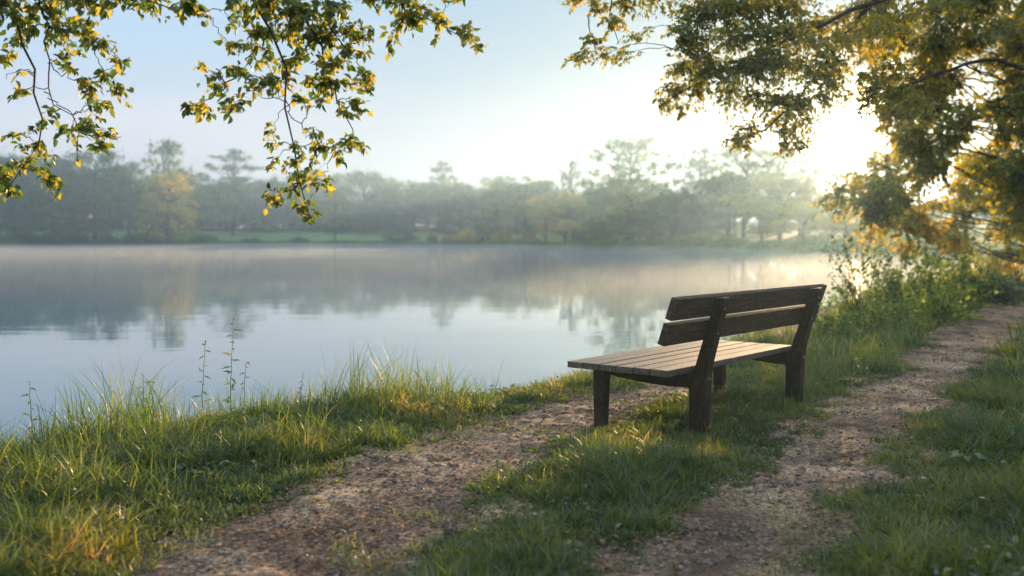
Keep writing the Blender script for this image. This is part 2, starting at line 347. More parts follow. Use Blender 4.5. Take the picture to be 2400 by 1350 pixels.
# ------------------------------------------------------------------ terrain
WZ = -0.38
NEAR = [(-60, 5.0), (-20, 5.0), (-7.5, 5.2), (-4.9, 5.6), (-3.7, 6.4), (-3.1, 7.2), (-2.3, 8.1), (-1.27, 8.8), (-.64, 9.3), (0, 10.1), (1.04, 11.5), (2.3, 13.3), (4.06, 17.2), (6.4, 21.4),
        (8.8, 25.6), (14.4, 36), (23.8, 53), (37.5, 72)]
FARS = [(40, 79), (39, 82.6), (34, 86), (33, 97), (32, 107), (32, 124), (27, 159), (13, 203), (0, 240), (-23, 274), (-65, 305), (-105, 274), (-123, 240), (-141, 220), (-200, 190), (-200, 20)]
LAKE = np.array(NEAR + FARS, float)
def lake_sd(x, y):
    """signed distance to the shoreline, positive on land"""
    x = np.asarray(x, float); y = np.asarray(y, float)
    d = np.full(x.shape, 1e9); inside = np.zeros(x.shape, bool)
    n = len(LAKE)
    for i in range(n):
        ax, ay = LAKE[i]; bx, by = LAKE[(i + 1) % n]
        ex, ey = bx - ax, by - ay
        t = np.clip(((x - ax) * ex + (y - ay) * ey) / (ex * ex + ey * ey), 0, 1)
        d = np.minimum(d, np.hypot(x - ax - t * ex, y - ay - t * ey))
        c = ((ay > y) != (by > y)) & (x < (bx - ax) * (y - ay) / (by - ay + 1e-12) + ax)
        inside ^= c
    return np.where(inside, -d, d)
# path centre lines from photo pixels on the ground: (left edge px, right edge px)
def edges(l, r):
    A = np.array([gnd(*p)[:2] for p in l]); B = np.array([gnd(*p)[:2] for p in r]); return A, B
P1 = edges([(-60, 1480), (170, 1350), (385, 1255), (600, 1175), (800, 1110), (930, 1060), (1030, 1022), (1200, 968), (1380, 925), (1520, 903), (1600, 893)],
           [(820, 1480), (950, 1350), (1050, 1255), (1150, 1175), (1235, 1110), (1300, 1060), (1345, 1022), (1420, 985), (1475, 955), (1540, 925), (1610, 903)])
P2 = edges([(1150, 1480), (1330, 1350), (1500, 1240), (1640, 1150), (1790, 1060), (1920, 980), (2030, 925), (2110, 870), (2200, 800), (2290, 742), (2370, 704), (2480, 668)],
           [(1720, 1480), (1840, 1350), (1930, 1240), (2010, 1150), (2080, 1060), (2160, 980), (2220, 925), (2275, 870), (2330, 800), (2385, 742), (2440, 704), (2530, 668)])
def path_sd(x, y, P):
    """negative inside the path: distance outside its half width, metres"""
    A, B = P; C = (A + B) / 2; W = np.linalg.norm(A - B, axis=1) / 2 * 0.92
    best = np.full(np.shape(x), 1e9)
    for i in range(len(C) - 1):
        e = C[i + 1] - C[i]; t = np.clip(((x - C[i][0]) * e[0] + (y - C[i][1]) * e[1]) / (e @ e), 0, 1)
        dd = np.hypot(x - C[i][0] - t * e[0], y - C[i][1] - t * e[1]) - (W[i] + (W[i + 1] - W[i]) * t) * 0.95
        best = np.minimum(best, dd)
    return best
def hbase(x, y):
    sdv = lake_sd(x, y) + vnoise(x, y, 1.3, 3) * 0.18 + vnoise(x, y, 0.4, 4) * 0.06
    far = sstep(55, 90, np.hypot(x, y)) 
    bank = WZ + 0.38 * sstep(-0.15, 0.85, sdv) + (-0.02)
    farh = WZ + 0.7 * sstep(-0.5, 2.5, sdv) + np.clip(sdv - 3, 0, 85) * 0.060
    h = bank * (1 - far) + farh * far
    h = np.where(sdv < 0, WZ - 0.05 + np.maximum(sdv, -8) * 0.25, h)
    h = h + (vnoise(x, y, 2.5, 1) * 0.03 + vnoise(x, y, 0.7, 2) * 0.012) * sstep(0, 1, sdv)
    # right hand side rises gently
    h = h + 0.05 * sstep(2.0, 7.0, x - 0.5 * y + 1.0) * sstep(40, 5, y)
    return h
def pmask(x, y):
    return np.minimum(path_sd(x, y, P1), path_sd(x, y, P2))
def hground(x, y):
    p = pmask(x, y)
    return hbase(x, y) - 0.04 * sstep(0.60, 0.34, p)

rr = 0.4 * 1.0165 ** np.arange(0, 500); rr = rr[rr < 520]
aa = np.concatenate([np.linspace(-180, -38, 60)[:-1], np.linspace(-38, 38, 420), np.linspace(38, 180, 60)[1:]])
AA, RR = np.meshgrid(np.radians(aa), rr)
X, Y = np.sin(AA) * RR, np.cos(AA) * RR
Z = hground(X, Y)
nr, na = X.shape
idx = np.arange(nr * na).reshape(nr, na)
Q = np.stack([idx[:-1, :-1], idx[:-1, 1:], idx[1:, 1:], idx[1:, :-1]], -1).reshape(-1, 4)
V = np.stack([X, Y, Z], -1).reshape(-1, 3)
V = np.concatenate([V, [[0, 0, float(Z[0].mean())]]])
T = np.stack([idx[0, 1:], idx[0, :-1], np.full(na - 1, len(V) - 1)], -1)
g = mesh_np('ground', V, Q[:, ::-1], T, ground_mat(), smooth=True)
tag(g, 'dark soil and far green lawn around the misty lake', kind='structure')

def path_mesh(P, name, label):
    A, B = P
    k = 560; n = 70
    def rs(A_): 
        d = np.concatenate([[0], np.cumsum(np.linalg.norm(np.diff((A + B) / 2, axis=0), axis=1))]); t = d[-1] * np.linspace(0, 1, k) ** 1.25
        return np.stack([np.interp(t, d, A_[:, i]) for i in range(2)], 1)
    a, b = rs(A), rs(B)
    for arr in (a, b):
        for _ in range(40): arr[1:-1] = (arr[:-2] + 2 * arr[1:-1] + arr[2:]) / 4
    c = (a + b) / 2; ex = 1 + .42 / np.linalg.norm(a - c, axis=1, keepdims=True); a = c + (a - c) * ex; b = c + (b - c) * ex
    s = np.linspace(0, 1, n)
    G = a[:, None, :] * (1 - s)[None, :, None] + b[:, None, :] * s[None, :, None]
    x, y = G[..., 0], G[..., 1]
    edge = np.minimum(s, 1 - s)[None, :] * np.ones((k, 1))
    h = hbase(x, y) + 0.010 * vnoise(x, y, 0.16, 5) + 0.008 * vnoise(x, y, 0.06, 6) + 0.022 * vnoise(x, y, 0.5, 7) - 0.05 * sstep(0.07, 0.0, edge) - 0.012
    i2 = np.arange(k * n).reshape(k, n)
    q = np.stack([i2[:-1, :-1], i2[:-1, 1:], i2[1:, 1:], i2[1:, :-1]], -1).reshape(-1, 4)
    o = mesh_np(name, np.stack([x, y, h], -1), q, None, PM, smooth=True)
    tag(o, label, kind='structure')
PM = path_mat()
path_mesh(P1, 'path', 'sandy gravel path between the lake bank and the bench')
path_mesh(P2, 'path', 'sandy gravel path running behind the bench towards the trees')

w = mesh_np('water', [(-330, -20, WZ), (200, -20, WZ), (200, 330, WZ), (-330, 330, WZ)], [(0, 1, 2, 3)], None, water_mat())
tag(w, 'still blue lake water reflecting trees and sky', kind='structure')

# ------------------------------------------------------------------ bench
BX, BY = 1.259, 6.841
TH = 0.894
bench = empty('park_bench', (BX, BY, 0.0), TH)
tag(bench, 'dark weathered wooden bench with two back planks facing the lake', 'bench')
def prism(pts, u0, u1, shear=0.0, w_ref=0.0, bev=0.006, ushift=None):
    """extrude a (v, w) outline from u0 to u1; ushift(v, w) leans it along the bench"""
    bm = bmesh.new()
    a = []; b = []
    for v, w_ in pts:
        s = ushift(v, w_) if ushift else 0.0
        a.append(bm.verts.new((u0 + s, v, w_))); b.append(bm.verts.new((u1 + s, v, w_)))
    bm.faces.new(a); bm.faces.new(b[::-1])
    n = len(pts)
    for i in range(n): bm.faces.new((a[i], b[i], b[(i + 1) % n], a[(i + 1) % n]))
    if bev: bmesh.ops.bevel(bm, geom=list(bm.edges), offset=bev, segments=2, profile=0.6, affect='EDGES')
    return bm
def merge(dst, src):
    me = bpy.data.meshes.new('t'); src.to_mesh(me); src.free(); dst.from_mesh(me); bpy.data.meshes.remove(me)
# seat: six slats
sb = bmesh.new()
ns = 6; tot = 0.823; gap = 0.009; wd = (tot - gap * (ns - 1)) / ns
for i in range(ns):
    v0 = i * (wd + gap)
    u0 = -0.36 + random.uniform(-.004, .004)
    bmS = prism([(v0, .405), (v0, .45 + random.uniform(-.0015, .0015)), (v0 + wd, .45 + random.uniform(-.0015, .0015)), (v0 + wd, .405)], u0, 1.675 + random.uniform(-.004, .004))
    merge(sb, bmS)
seat = bm_obj('seat', sb, M['wood_seat_lit'], bench)
def back_plank(v_b, w_b, v_t, w_t, u0, u1):
    th = 0.05
    d = np.array([v_t - v_b, w_t - w_b]); d /= np.linalg.norm(d); nn = np.array([d[1], -d[0]])
    p = [(v_b, w_b), (v_t, w_t), (v_t + nn[0] * th, w_t + nn[1] * th), (v_b + nn[0] * th, w_b + nn[1] * th)]
    o = bm_obj('back_plank', prism(p, u0, u1), M['wood_dark'], bench); return o
back_plank(-.156, .800, -.205, .940, -.60, 1.876)
back_plank(-.104, .636, -.149, .775, -.60, 1.876)
lean = lambda v, w_: -0.085 * max(0.0, w_ - 0.3) / 0.63
lean0 = lambda v, w_: -0.04 * max(0.0, w_) / 0.9
for uc, wdt in ((-0.01, 0.085), (1.60, 0.085)):
    pts = [(-.098, -.08), (-.112, .18), (-.120, .36), (-.135, .47), (-.293, .925), (-.285, .937), (-.222, .930), (-.060, .475), (-.045, .455), (-.02, .404),
           (.025, .404), (.03, .33), (.004, .28), (.008, .15), (.018, -.08)]
    rl = bm_obj('rear_leg', prism(pts, uc - wdt / 2, uc + wdt / 2, ushift=lean), M['frame'], bench)
    for w_, v_ in ((.69, -.2), (.86, -.26), (.37, -.118)):
        bb = bmesh.new(); bmesh.ops.create_uvsphere(bb, u_segments=12, v_segments=6, radius=.011)
        for v in bb.verts: v.co = Vector((v.co.x + uc + lean(0, w_), v.co.y * .6 + v_ - .010, v.co.z + w_))
        bm_obj('bolt', bb, M['bolt'], rl, True)
for ub, ut, us in ((-.22, -.20, -.02), (1.62, 1.60, 1.60)):
    # front leg, slightly tapered
    wv = .045
    bm = bmesh.new()
    top = [(ut - .046, .585), (ut + .046, .585), (ut + .046, .675), (ut - .046, .675)]
    bot = [(ub - .042, .585), (ub + .036, .585), (ub + .036, .655), (ub - .042, .655)]
    vt = [bm.verts.new((a, b, .404)) for a, b in top]; vb = [bm.verts.new((a, b, -.10)) for a, b in bot]
    bm.faces.new(vt); bm.faces.new(vb[::-1])
    for i in range(4): bm.faces.new((vt[i], vb[i], vb[(i + 1) % 4], vt[(i + 1) % 4]))
    bmesh.ops.bevel(bm, geom=list(bm.edges), offset=.006, segments=2, profile=.6, affect='EDGES')
    bm_obj('front_leg', bm, M['frame'], bench)
    sh = lambda v, w_, a=us, b=ut: a + (b - a) * (v - .03) / .56
    pts = [(.032, .403), (.583, .403), (.583, .372), (.50, .350), (.36, .325), (.22, .308), (.10, .300), (.032, .298)]
    bm_obj('seat_bearer', prism(pts, -.032, .032, ushift=sh), M['frame'], bench)
# a rail under the seat joining the two bearers
bm_obj('cross_rail', prism([(.30, .365), (.30, .402), (.37, .402), (.37, .365)], .03, 1.56), M['frame'], bench)

# ------------------------------------------------------------------ far trees
def crown_clumps(kind, r):
    """clump centres and radii in a unit tall tree"""
    C = []
    if kind == 'round':
        lobes = [(0, 0, .72, .24)]
        for q in range(9):
            a = q * 2.4 + r.uniform(-.5, .5); z = r.uniform(.22, .74); rr_ = .25 * (1 - abs(z - .42) * .9) + r.uniform(-.03, .05)
            lobes.append((math.cos(a) * rr_, math.sin(a) * rr_, z, r.uniform(.12, .20)))
        for lx, ly, lz, lr in lobes:
            for _ in range(int(16 * lr / .15)):
                d = unit(r.normal(size=3)); d[2] = abs(d[2]) * .95 - .25; q = r.uniform(.55, 1)
                C.append((lx + d[0] * lr * q, ly + d[1] * lr * q, min(.97, max(.05, lz + d[2] * lr * q)), r.uniform(.025, .055)))
    elif kind == 'skirt':
        for _ in range(150):
            z = r.uniform(.02, .97); R0 = .36 * math.sin(math.pi * min(1, max(.08, (1 - z)) ** .62 * .62 + .02)) + .02
            a = r.uniform(0, 6.28); q = r.uniform(.3, 1) ** .6; C.append((math.cos(a) * R0 * q, math.sin(a) * R0 * q, z, r.uniform(.035, .075)))
    elif kind == 'airy':
        for _ in range(190):
            z = r.uniform(.24, .98); R0 = .33 * math.sin(math.pi * (z - .2) / .84) ** .7 + .02
            a = r.uniform(0, 6.28); q = r.uniform(.1, 1) ** .6; C.append((math.cos(a) * R0 * q, math.sin(a) * R0 * q, z, r.uniform(.014, .036)))
    elif kind == 'pine':
        for _ in range(42):
            lay = r.choice([.62, .76, .88, .96]); R0 = {.62: .2, .76: .3, .88: .26, .96: .13}[float(lay)]
            a = r.uniform(0, 6.28); q = r.uniform(.1, 1) ** .6; C.append((math.cos(a) * R0 * q, math.sin(a) * R0 * q, lay + r.normal() * .012, r.uniform(.03, .05)))
    elif kind == 'bush':
        for _ in range(60):
            d = unit(r.normal(size=3)); d[2] = abs(d[2]); q = r.uniform(.4, 1) ** .5
            C.append((d[0] * .5 * q, d[1] * .5 * q, .12 + d[2] * .76 * q, r.uniform(.08, .14)))
    return np.array(C)
def tree_proto(kind, seed, nleaf=7000, leaf=.012):
    global rng
    keep = rng; rng = np.random.default_rng(seed)
    C = crown_clumps(kind, rng)
    # uneven outline: push whole sectors in and out
    ang = np.arctan2(C[:, 1], C[:, 0])
    k = 1 + .22 * np.sin(ang * 2 + seed) + .15 * np.sin(ang * 3 + C[:, 2] * 9 + seed * 2)
    C[:, 0] *= k; C[:, 1] *= k
    wts = C[:, 3] ** 2; wts /= wts.sum()
    ci = rng.choice(len(C), nleaf, p=wts)
    off = rng.normal(size=(nleaf, 3)); off = unit(off) * (rng.random((nleaf, 1)) ** .45) * np.where(rng.random((nleaf, 1)) < .35, rng.uniform(1.5, 2.8, (nleaf, 1)), 1.0)
    flat = .5 if kind == 'pine' else .92
    pos = C[ci, :3] + off * C[ci, 3:4] * np.array([1.12, 1.12, flat])
    pos[:, 2] = np.maximum(pos[:, 2], .004)
    nor = unit(off + rng.normal(size=(nleaf, 3)) * .8 + [0, 0, .4])
    V, Qd, rd = quads(pos, nor, leaf * rng.uniform(.6, 1.4, nleaf))
    rd = np.clip(.5 * rd + .5 * rng.random(len(C))[ci], 0, 1)
    acc = Acc()
    if kind == 'bush':
        for c in C[:14]: add_limb(acc, [(c[0] * .1, c[1] * .1, -.04), (c[0] * .6, c[1] * .6, c[2] * .6), tuple(c[:3])], .02, .006, 5, 4)
    else:
        top = {'round': .75, 'skirt': .9, 'airy': .92, 'pine': .93}[kind]
        tk = [(0, 0, -.03), (.01, 0, .2), (rng.normal() * .02, rng.normal() * .02, .5), (rng.normal() * .02, rng.normal() * .02, top)]
        tc_ = add_limb(acc, tk, .022, .004, 12, 6, .003)
        for c in C[rng.permutation(len(C))[:34]]:
            z0 = max(.12, c[2] - rng.uniform(.1, .28)); i = int(np.argmin(abs(tc_[:, 2] - z0))); s = tc_[i]
            add_limb(acc, [s, s * .45 + c[:3] * .55 + [0, 0, -.02], c[:3]], .008, .002, 6, 4, .004)
    tv, tq = acc.get()
    rng = keep
    return (V, Qd, rd, tv, tq)
protos = {}
def get_proto(kind, v):
    key = (kind, v)
    if key not in protos:
        nl = {'round': 9000, 'skirt': 11000, 'airy': 6500, 'pine': 3000, 'bush': 3000}[kind]
        lf = {'round': .0125, 'skirt': .0115, 'airy': .011, 'pine': .012, 'bush': .024}[kind]
        V, Qd, rd, tv, tq = tree_proto(kind, hash((kind == 'round', kind == 'airy', kind == 'pine', kind == 'bush', v)) % 9973, nl, lf)
        r = empty('tree', (0, 0, 0))
        c = mesh_np('crown' if kind != 'bush' else 'foliage', V, Qd, None, M['far_green'], r, rnd=rd)
        t = mesh_np('trunk' if kind != 'bush' else 'stems', tv, tq, None, M['bark'], r, smooth=True)
        protos[key] = [r, c, t, False]
    return protos[key]
def put_tree(kind, v, name, x, y, top_z, width, matn, label, cat, group=None, rz=None):
    p = get_proto(kind, v)
    if not p[3]:
        r, c, t = p[0], p[1], p[2]; p[3] = True
        r.name = name
    else:
        r = p[0].copy(); scene.collection.objects.link(r); r.name = name
        for k in list(r.keys()): del r[k]
        c = p[1].copy(); scene.collection.objects.link(c); c.parent = r
        t = p[2].copy(); scene.collection.objects.link(t); t.parent = r
    z0 = float(hground(np.array([x]), np.array([y]))[0])
    H = top_z - z0
    wu = {'round': .72, 'skirt': .72, 'airy': .68, 'pine': .6, 'bush': 1.0}[kind]
    r.location = (x, y, z0); r.scale = (width / wu, width / wu, H); r.rotation_euler = (0, 0, random.uniform(0, 6.28) if rz is None else rz)
    c.material_slots[0].link = 'OBJECT'; c.material_slots[0].material = M[matn]
    tag(r, label, cat, group)
    return r
def shoreY(px):
    xs = [-400, 0, 300, 700, 1000, 1200, 1350, 1600, 1800, 1900, 2000, 2130, 2200, 2400]
    ys = [222, 240, 274, 305, 274, 240, 203, 159, 124, 107, 97, 86, 84, 84]
    return float(np.interp(px, xs, ys))
def far(kind, v, name, px, top, wpx, back, matn, label, cat='tree', group=None):
    Y_ = shoreY(px) + back
    p = at(px, top, Y_)
    return put_tree(kind, v, name, p[0], Y_, p[2], wpx / F * Y_, matn, label, cat, group)
FT = 'trees on the far shore'
far('skirt', 1, 'shore_tree', 218, 352, 210, 6, 'far_dark', 'broad dark tree reaching down to the water, below the left hanging branch', group=FT)
far('round', 2, 'shore_tree', 120, 388, 150, 9, 'far_green', 'rounded dull green tree left of the broad dark shore tree', group=FT)
far('skirt', 2, 'shore_tree', 30, 372, 170, 12, 'far_dark', 'bluish tree at the picture edge behind the left hanging leaves', group=FT)
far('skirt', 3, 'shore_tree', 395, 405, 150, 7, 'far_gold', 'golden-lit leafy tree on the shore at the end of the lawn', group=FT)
far('airy', 1, 'shore_tree', 385, 328, 125, 14, 'far_green', 'tall open-crowned tree rising above the golden-lit tree', group=FT)
far('round', 3, 'shore_tree', 300, 400, 130, 20, 'far_green', 'pale tree filling the gap between dark and golden shore trees', group=FT)
far('round', 1, 'lawn_tree', 545, 405, 125, 40, 'far_green', 'rounded light green tree on the far lawn under the flat-topped pine', group=FT)
far('pine', 1, 'pine_tree', 548, 348, 120, 75, 'far_dark', 'flat-topped pine standing above the rounded light green lawn tree', 'pine', FT)
far('airy', 2, 'lawn_tree', 785, 440, 90, 12, 'far_green', 'slender small tree standing alone on the far lawn by the water', group=FT)
far('pine', 2, 'pine_tree', 1042, 378, 75, 85, 'far_dark', 'small flat-topped pine above the distant wood in the middle', 'pine', FT)
far('round', 2, 'shore_tree', 1230, 388, 200, 26, 'far_green', 'big domed tree just left of the fan-shaped tree', group=FT)
far('round', 3, 'shore_tree', 1165, 430, 120, 30, 'far_green', 'lower tree hugging the shadow side of the big domed tree', group=FT)
far('airy', 3, 'shore_tree', 1342, 376, 75, 34, 'far_dark', 'small fan-shaped bare-looking tree between the domed and tall open trees', group=FT)
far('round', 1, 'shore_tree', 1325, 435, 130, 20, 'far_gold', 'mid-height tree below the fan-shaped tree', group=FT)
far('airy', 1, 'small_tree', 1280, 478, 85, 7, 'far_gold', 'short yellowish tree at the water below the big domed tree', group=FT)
far('airy', 2, 'shore_tree', 1482, 322, 210, 8, 'far_green', 'tallest open tree with sky showing through, behind the bench back', group=FT)
far('skirt', 1, 'shore_tree', 1470, 415, 235, 7, 'far_green', 'wide leafy tree at the foot of the tallest open tree', group=FT)
far('skirt', 3, 'shore_tree', 1580, 440, 170, 6, 'far_dark', 'dark leafy tree spreading over the shore right of the tallest open tree', group=FT)
far('airy', 3, 'shore_tree', 1645, 345, 130, 46, 'far_dark', 'thin hazy tree with bright gaps, next after the tallest open tree', group=FT)
far('airy', 1, 'shore_tree', 1745, 335, 200, 40, 'far_green', 'large hazy pinkish tree left of the low sun', group=FT)
far('round', 3, 'shore_tree', 1710, 385, 210, 38, 'far_green', 'hazy mass of tree under the large pinkish one', group=FT)
far('airy', 2, 'shore_tree', 1830, 345, 190, 52, 'far_green', 'hazy tall tree closest to the sun on its left side', group=FT)
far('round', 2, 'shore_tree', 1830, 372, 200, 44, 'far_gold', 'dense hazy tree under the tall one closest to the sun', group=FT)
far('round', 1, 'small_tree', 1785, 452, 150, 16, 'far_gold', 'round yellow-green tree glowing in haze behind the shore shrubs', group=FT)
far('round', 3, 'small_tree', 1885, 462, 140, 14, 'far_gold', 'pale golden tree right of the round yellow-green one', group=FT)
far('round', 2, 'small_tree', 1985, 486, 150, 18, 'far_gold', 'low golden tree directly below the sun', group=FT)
far('round', 1, 'small_tree', 2090, 480, 150, 22, 'far_green', 'green tree seen through the right-hand shrubs', group=FT)
far('skirt', 2, 'small_tree', 2210, 470, 170, 24, 'far_green', 'misty tree between the slim trunks on the right', group=FT)
far('round', 3, 'small_tree', 2330, 440, 190, 30, 'far_dark', 'dark misty tree behind the last slim trunk', group=FT)
far('skirt', 3, 'small_tree', 2460, 420, 200, 34, 'far_dark', 'dark misty tree at the right picture edge behind the path-side trees', group=FT)
# shrubs on the far bank
SH = 'shrubs along the far bank'
for i, (px, top, wpx, back, mt, lab) in enumerate([
    (940, 530, 75, 4, 'far_dark', 'round dark shrub at the end of the far lawn'),
    (1013, 545, 26, 6, 'far_dark', 'tiny dark shrub beside the orange bushes'),
    (1058, 546, 44, 4, 'far_orange', 'orange shrub, lowest of the bright bushes'),
    (1098, 530, 56, 6, 'far_gold', 'golden shrub between the two orange bushes'),
    (1132, 508, 80, 16, 'far_green', 'domed blue-green shrub behind the golden bushes'),
    (1175, 530, 48, 5, 'far_gold', 'yellow-orange shrub right of the domed shrub'),
    (1243, 538, 34, 5, 'far_orange', 'small orange shrub beside the short yellowish tree'),
    (1385, 530, 90, 4, 'far_dark', 'dark low shrub at the foot of the wide leafy tree'),
    (1640, 536, 90, 4, 'far_green', 'pale rounded shrub at the right foot of the shore trees'),
    (1600, 548, 70, 2, 'far_green', 'flat spreading shrub right at the waterline'),
    (1710, 545, 80, 4, 'far_green', 'pale shrub next after the rounded one'),
    (700, 553, 40, 3, 'far_dark', 'low shrub on the lawn edge near the slender tree'),
    (590, 556, 50, 2, 'far_dark', 'low dark shrub on the lawn edge below the light green tree'),
    (480, 545, 60, 3, 'far_dark', 'dark shrub where the far lawn begins'),
    (60, 535, 110, 3, 'far_dark', 'dark hedge-like shrub along the water at the far left'),
    (140, 540, 100, 3, 'far_dark', 'dark shrub left of the foot of the broad dark tree'),
    (330, 540, 90, 3, 'far_dark', 'dark shrub between the dark and golden shore trees')]):
    far('bush', i % 3, 'shrub', px, top, wpx, back, mt, lab, 'shrub', SH)
# the wood behind the lawn
WD = 'trees of the distant wood'
r2 = random.Random(5)
px = -160
i = 0
while px < 1520:
    topc = np.interp(px, [-160, 0, 150, 300, 480, 560, 640, 760, 890, 1000, 1100, 1200, 1300, 1500], [360, 352, 370, 392, 398, 400, 405, 408, 392, 402, 428, 408, 420, 430])
    top = topc + r2.choice([-14, 0, 6, 14, 24]) + r2.uniform(-6, 8)
    kind = r2.choice(['round', 'round', 'skirt', 'airy', 'round'])
    far(kind, r2.choice([1, 2, 3]), 'wood_tree', px, top, r2.uniform(95, 150), r2.uniform(70, 105), r2.choice(['far_dark', 'far_dark', 'far_green']),
        'blue hazy tree in the continuous distant wood behind the far lawn', group=WD)
    px += r2.uniform(34, 52)
for k in range(30):
    px = -150 + k * 62 + r2.uniform(-12, 12)
    far('skirt', r2.choice([1, 2, 3]), 'wood_tree', px, 462 + r2.uniform(-28, 26), r2.uniform(90, 170), r2.uniform(66, 84), 'far_dark',
        'low blue hazy tree in front of the distant wood behind the far lawn', group=WD)
for k in range(9):
    px = 1500 + k * 75
    far(r2.choice(['round', 'skirt']), r2.choice([1, 2, 3]), 'wood_tree', px, np.interp(px, [1500, 1900, 2100, 2300], [455, 450, 470, 470]) + r2.uniform(-10, 15), r2.uniform(120, 180), r2.uniform(55, 75), 'far_dark',
        'hazy tree in the wood behind the sunlit shore trees', group=WD)
# undergrowth along the far shoreline
S = []
for a, b in zip(FARS[:-3], FARS[1:-2]):
    a = np.array(a); b = np.array(b); n = int(np.linalg.norm(b - a) * 150)
    t = rng.random((n, 1)); p = a + (b - a) * t
    e = (b - a) / np.linalg.norm(b - a); nn = np.array([e[1], -e[0]])
    p = p + nn * rng.uniform(-.2, 5.0, (n, 1)); S.append(p)
S = np.concatenate(S); S = S[lake_sd(S[:, 0], S[:, 1]) > -.3]
hz = hground(S[:, 0], S[:, 1]); hh = (.25 + 1.3 * np.clip(vnoise(S[:, 0], S[:, 1], 7, 9) + .25, 0, 1))
fade = np.where((S[:, 0] > -75) & (S[:, 0] < -8), .45, 1.0)
pos = np.stack([S[:, 0], S[:, 1], np.maximum(hz, WZ) + hh * fade * rng.random(len(S)) ** .7], 1)
V, Qd, rd = quads(pos, rng.normal(size=(len(pos), 3)) + [0, 0, .3], rng.uniform(.08, .2, len(pos)))
tag(mesh_np('shore_undergrowth', V, Qd, None, M['far_green'], rnd=rd), 'low undergrowth and reeds along the far waterline', 'undergrowth', kind='stuff')

# ------------------------------------------------------------------ leafy near trees
def spray_tree(name, trunk, r0, r1, mains, blobs, label, cat, leafmat, leaf=.05, twig_leaf=11, droop=.35, group=None, twig_r=.004, spread=.9):
    """trunk polyline, mains = [(points, r0, r1)], blobs = [(centre, (rx, ry, rz), n_twigs)]"""
    base = np.array(trunk[0], float)
    root = empty(name, tuple(base))
    acc = Acc()
    tcn = add_limb(acc, np.array(trunk) - base, r0, r1, 18, 9, .006)
    mesh_np('trunk', *acc.get(), None, M['bark'], root, smooth=True)
    acc = Acc(); lines = []
    for pts, a, b in mains: lines.append(add_limb(acc, np.array(pts) - base, a, b, 22, 5, .012))
    allm = np.concatenate(lines + ([tcn] if not lines else []))
    TP = []
    for c, rad, n in blobs:
        c = np.array(c, float) - base; rad = np.array(rad, float)
        # limb joining the blob to the nearest main branch
        s = allm[np.argmin(np.linalg.norm(allm - c, axis=1) + np.maximum(0, c[2] - allm[:, 2]) * .3)]
        dist = np.linalg.norm(c - s)
        if dist > .12: lb = add_limb(acc, [s, s * .5 + c * .5 + [0, 0, dist * .10], c], twig_r * 1.5, twig_r * .8, 10, 4, .008)
        else: lb = np.array([s, c])
        tgt = unit(rng.normal(size=(n, 3))) * rng.random((n, 1)) ** .38 * rad + c
        st_ = lb[rng.integers(len(lb) // 4, len(lb), n)] + (tgt - c) * .15
        # keep twigs short by starting them on the way from the limb to the tip
        ln = np.linalg.norm(tgt - st_, axis=1, keepdims=True); mxl = spread * rad.mean() + .08
        st2 = np.where(ln > mxl, tgt + (st_ - tgt) * mxl / np.maximum(ln, 1e-6), st_)
        t = np.linspace(0, 1, 6)[None, :, None]
        P = st2[:, None] * (1 - t) + tgt[:, None] * t
        P[..., 2] += (np.sin(t[..., 0] * math.pi) * .10 - t[..., 0] ** 2 * droop * .35) * np.minimum(ln, mxl)
        P[:, 1:] += rng.normal(0, .012, P[:, 1:].shape) * (leaf / .05)
        TP.append(P)
    P = np.concatenate(TP); K = P.shape[1]
    V, Q_ = tubes(P, np.ones((len(P), K)) * np.linspace(twig_r * .55, twig_r * .2, K)[None], 3); acc.add(V, Q_)
    mesh_np('branches', *acc.get(), None, M['bark'], root, smooth=True)
    n = len(P); u = np.linspace(.18, 1.0, twig_leaf)[None] + rng.uniform(-.03, .03, (n, twig_leaf)); u = np.clip(u, 0, 1) * (K - 1)
    i0 = np.minimum(u.astype(int), K - 2); fr = (u - i0)[..., None]
    rows = np.arange(n)[:, None]
    pos = P[rows, i0] * (1 - fr) + P[rows, i0 + 1] * fr; tan = unit(P[rows, i0 + 1] - P[rows, i0])
    sd_ = unit(np.cross(tan, [0, 0, 1.0]) + rng.normal(size=tan.shape) * .3) * np.where(np.arange(twig_leaf) % 2 == 0, 1, -1)[None, :, None]
    sd_[:, -1] = tan[:, -1]
    d = tan * .6 + sd_ * .8 + rng.normal(size=tan.shape) * .45 + np.array([0, 0, -.55])
    nor = rng.normal(size=tan.shape) * .75 + np.array([0, -.1, .8])
    keep = rng.random(pos.shape[:2]) < .88
    pos, d, nor = pos[keep], d[keep], nor[keep]
    lg = leaf * rng.uniform(.55, 1.25, len(pos))
    V, Q_, rd = leaves(pos, d, nor, lg, lg * rng.uniform(.5, .68, len(pos)))
    mesh_np('leaves', V, Q_, None, leafmat, root, rnd=rd)
    tag(root, label, cat, group)
    return root

def blobs_px(L_, Y0, dz=.3, dens=1.0, seed=0):
    """(px, py, half width px, half height px, twigs[, depth offset]) -> blobs"""
    rr_ = random.Random(seed); out = []
    for b in L_:
        x_, y_, a, c, n = b[:5]
        Yb = Y0 + (b[5] if len(b) > 5 else 0) + rr_.uniform(-dz, dz)
        out.append((at(x_, y_, Yb), (1.12 * a / F * Yb, max(a, c) / F * Yb, 1.12 * c / F * Yb), max(1, int(n * dens))))
    return out
def line_px(L_, Y0, dz=0.0):
    return [at(a, b, Y0 + dz * i) for i, (a, b) in enumerate(L_)]

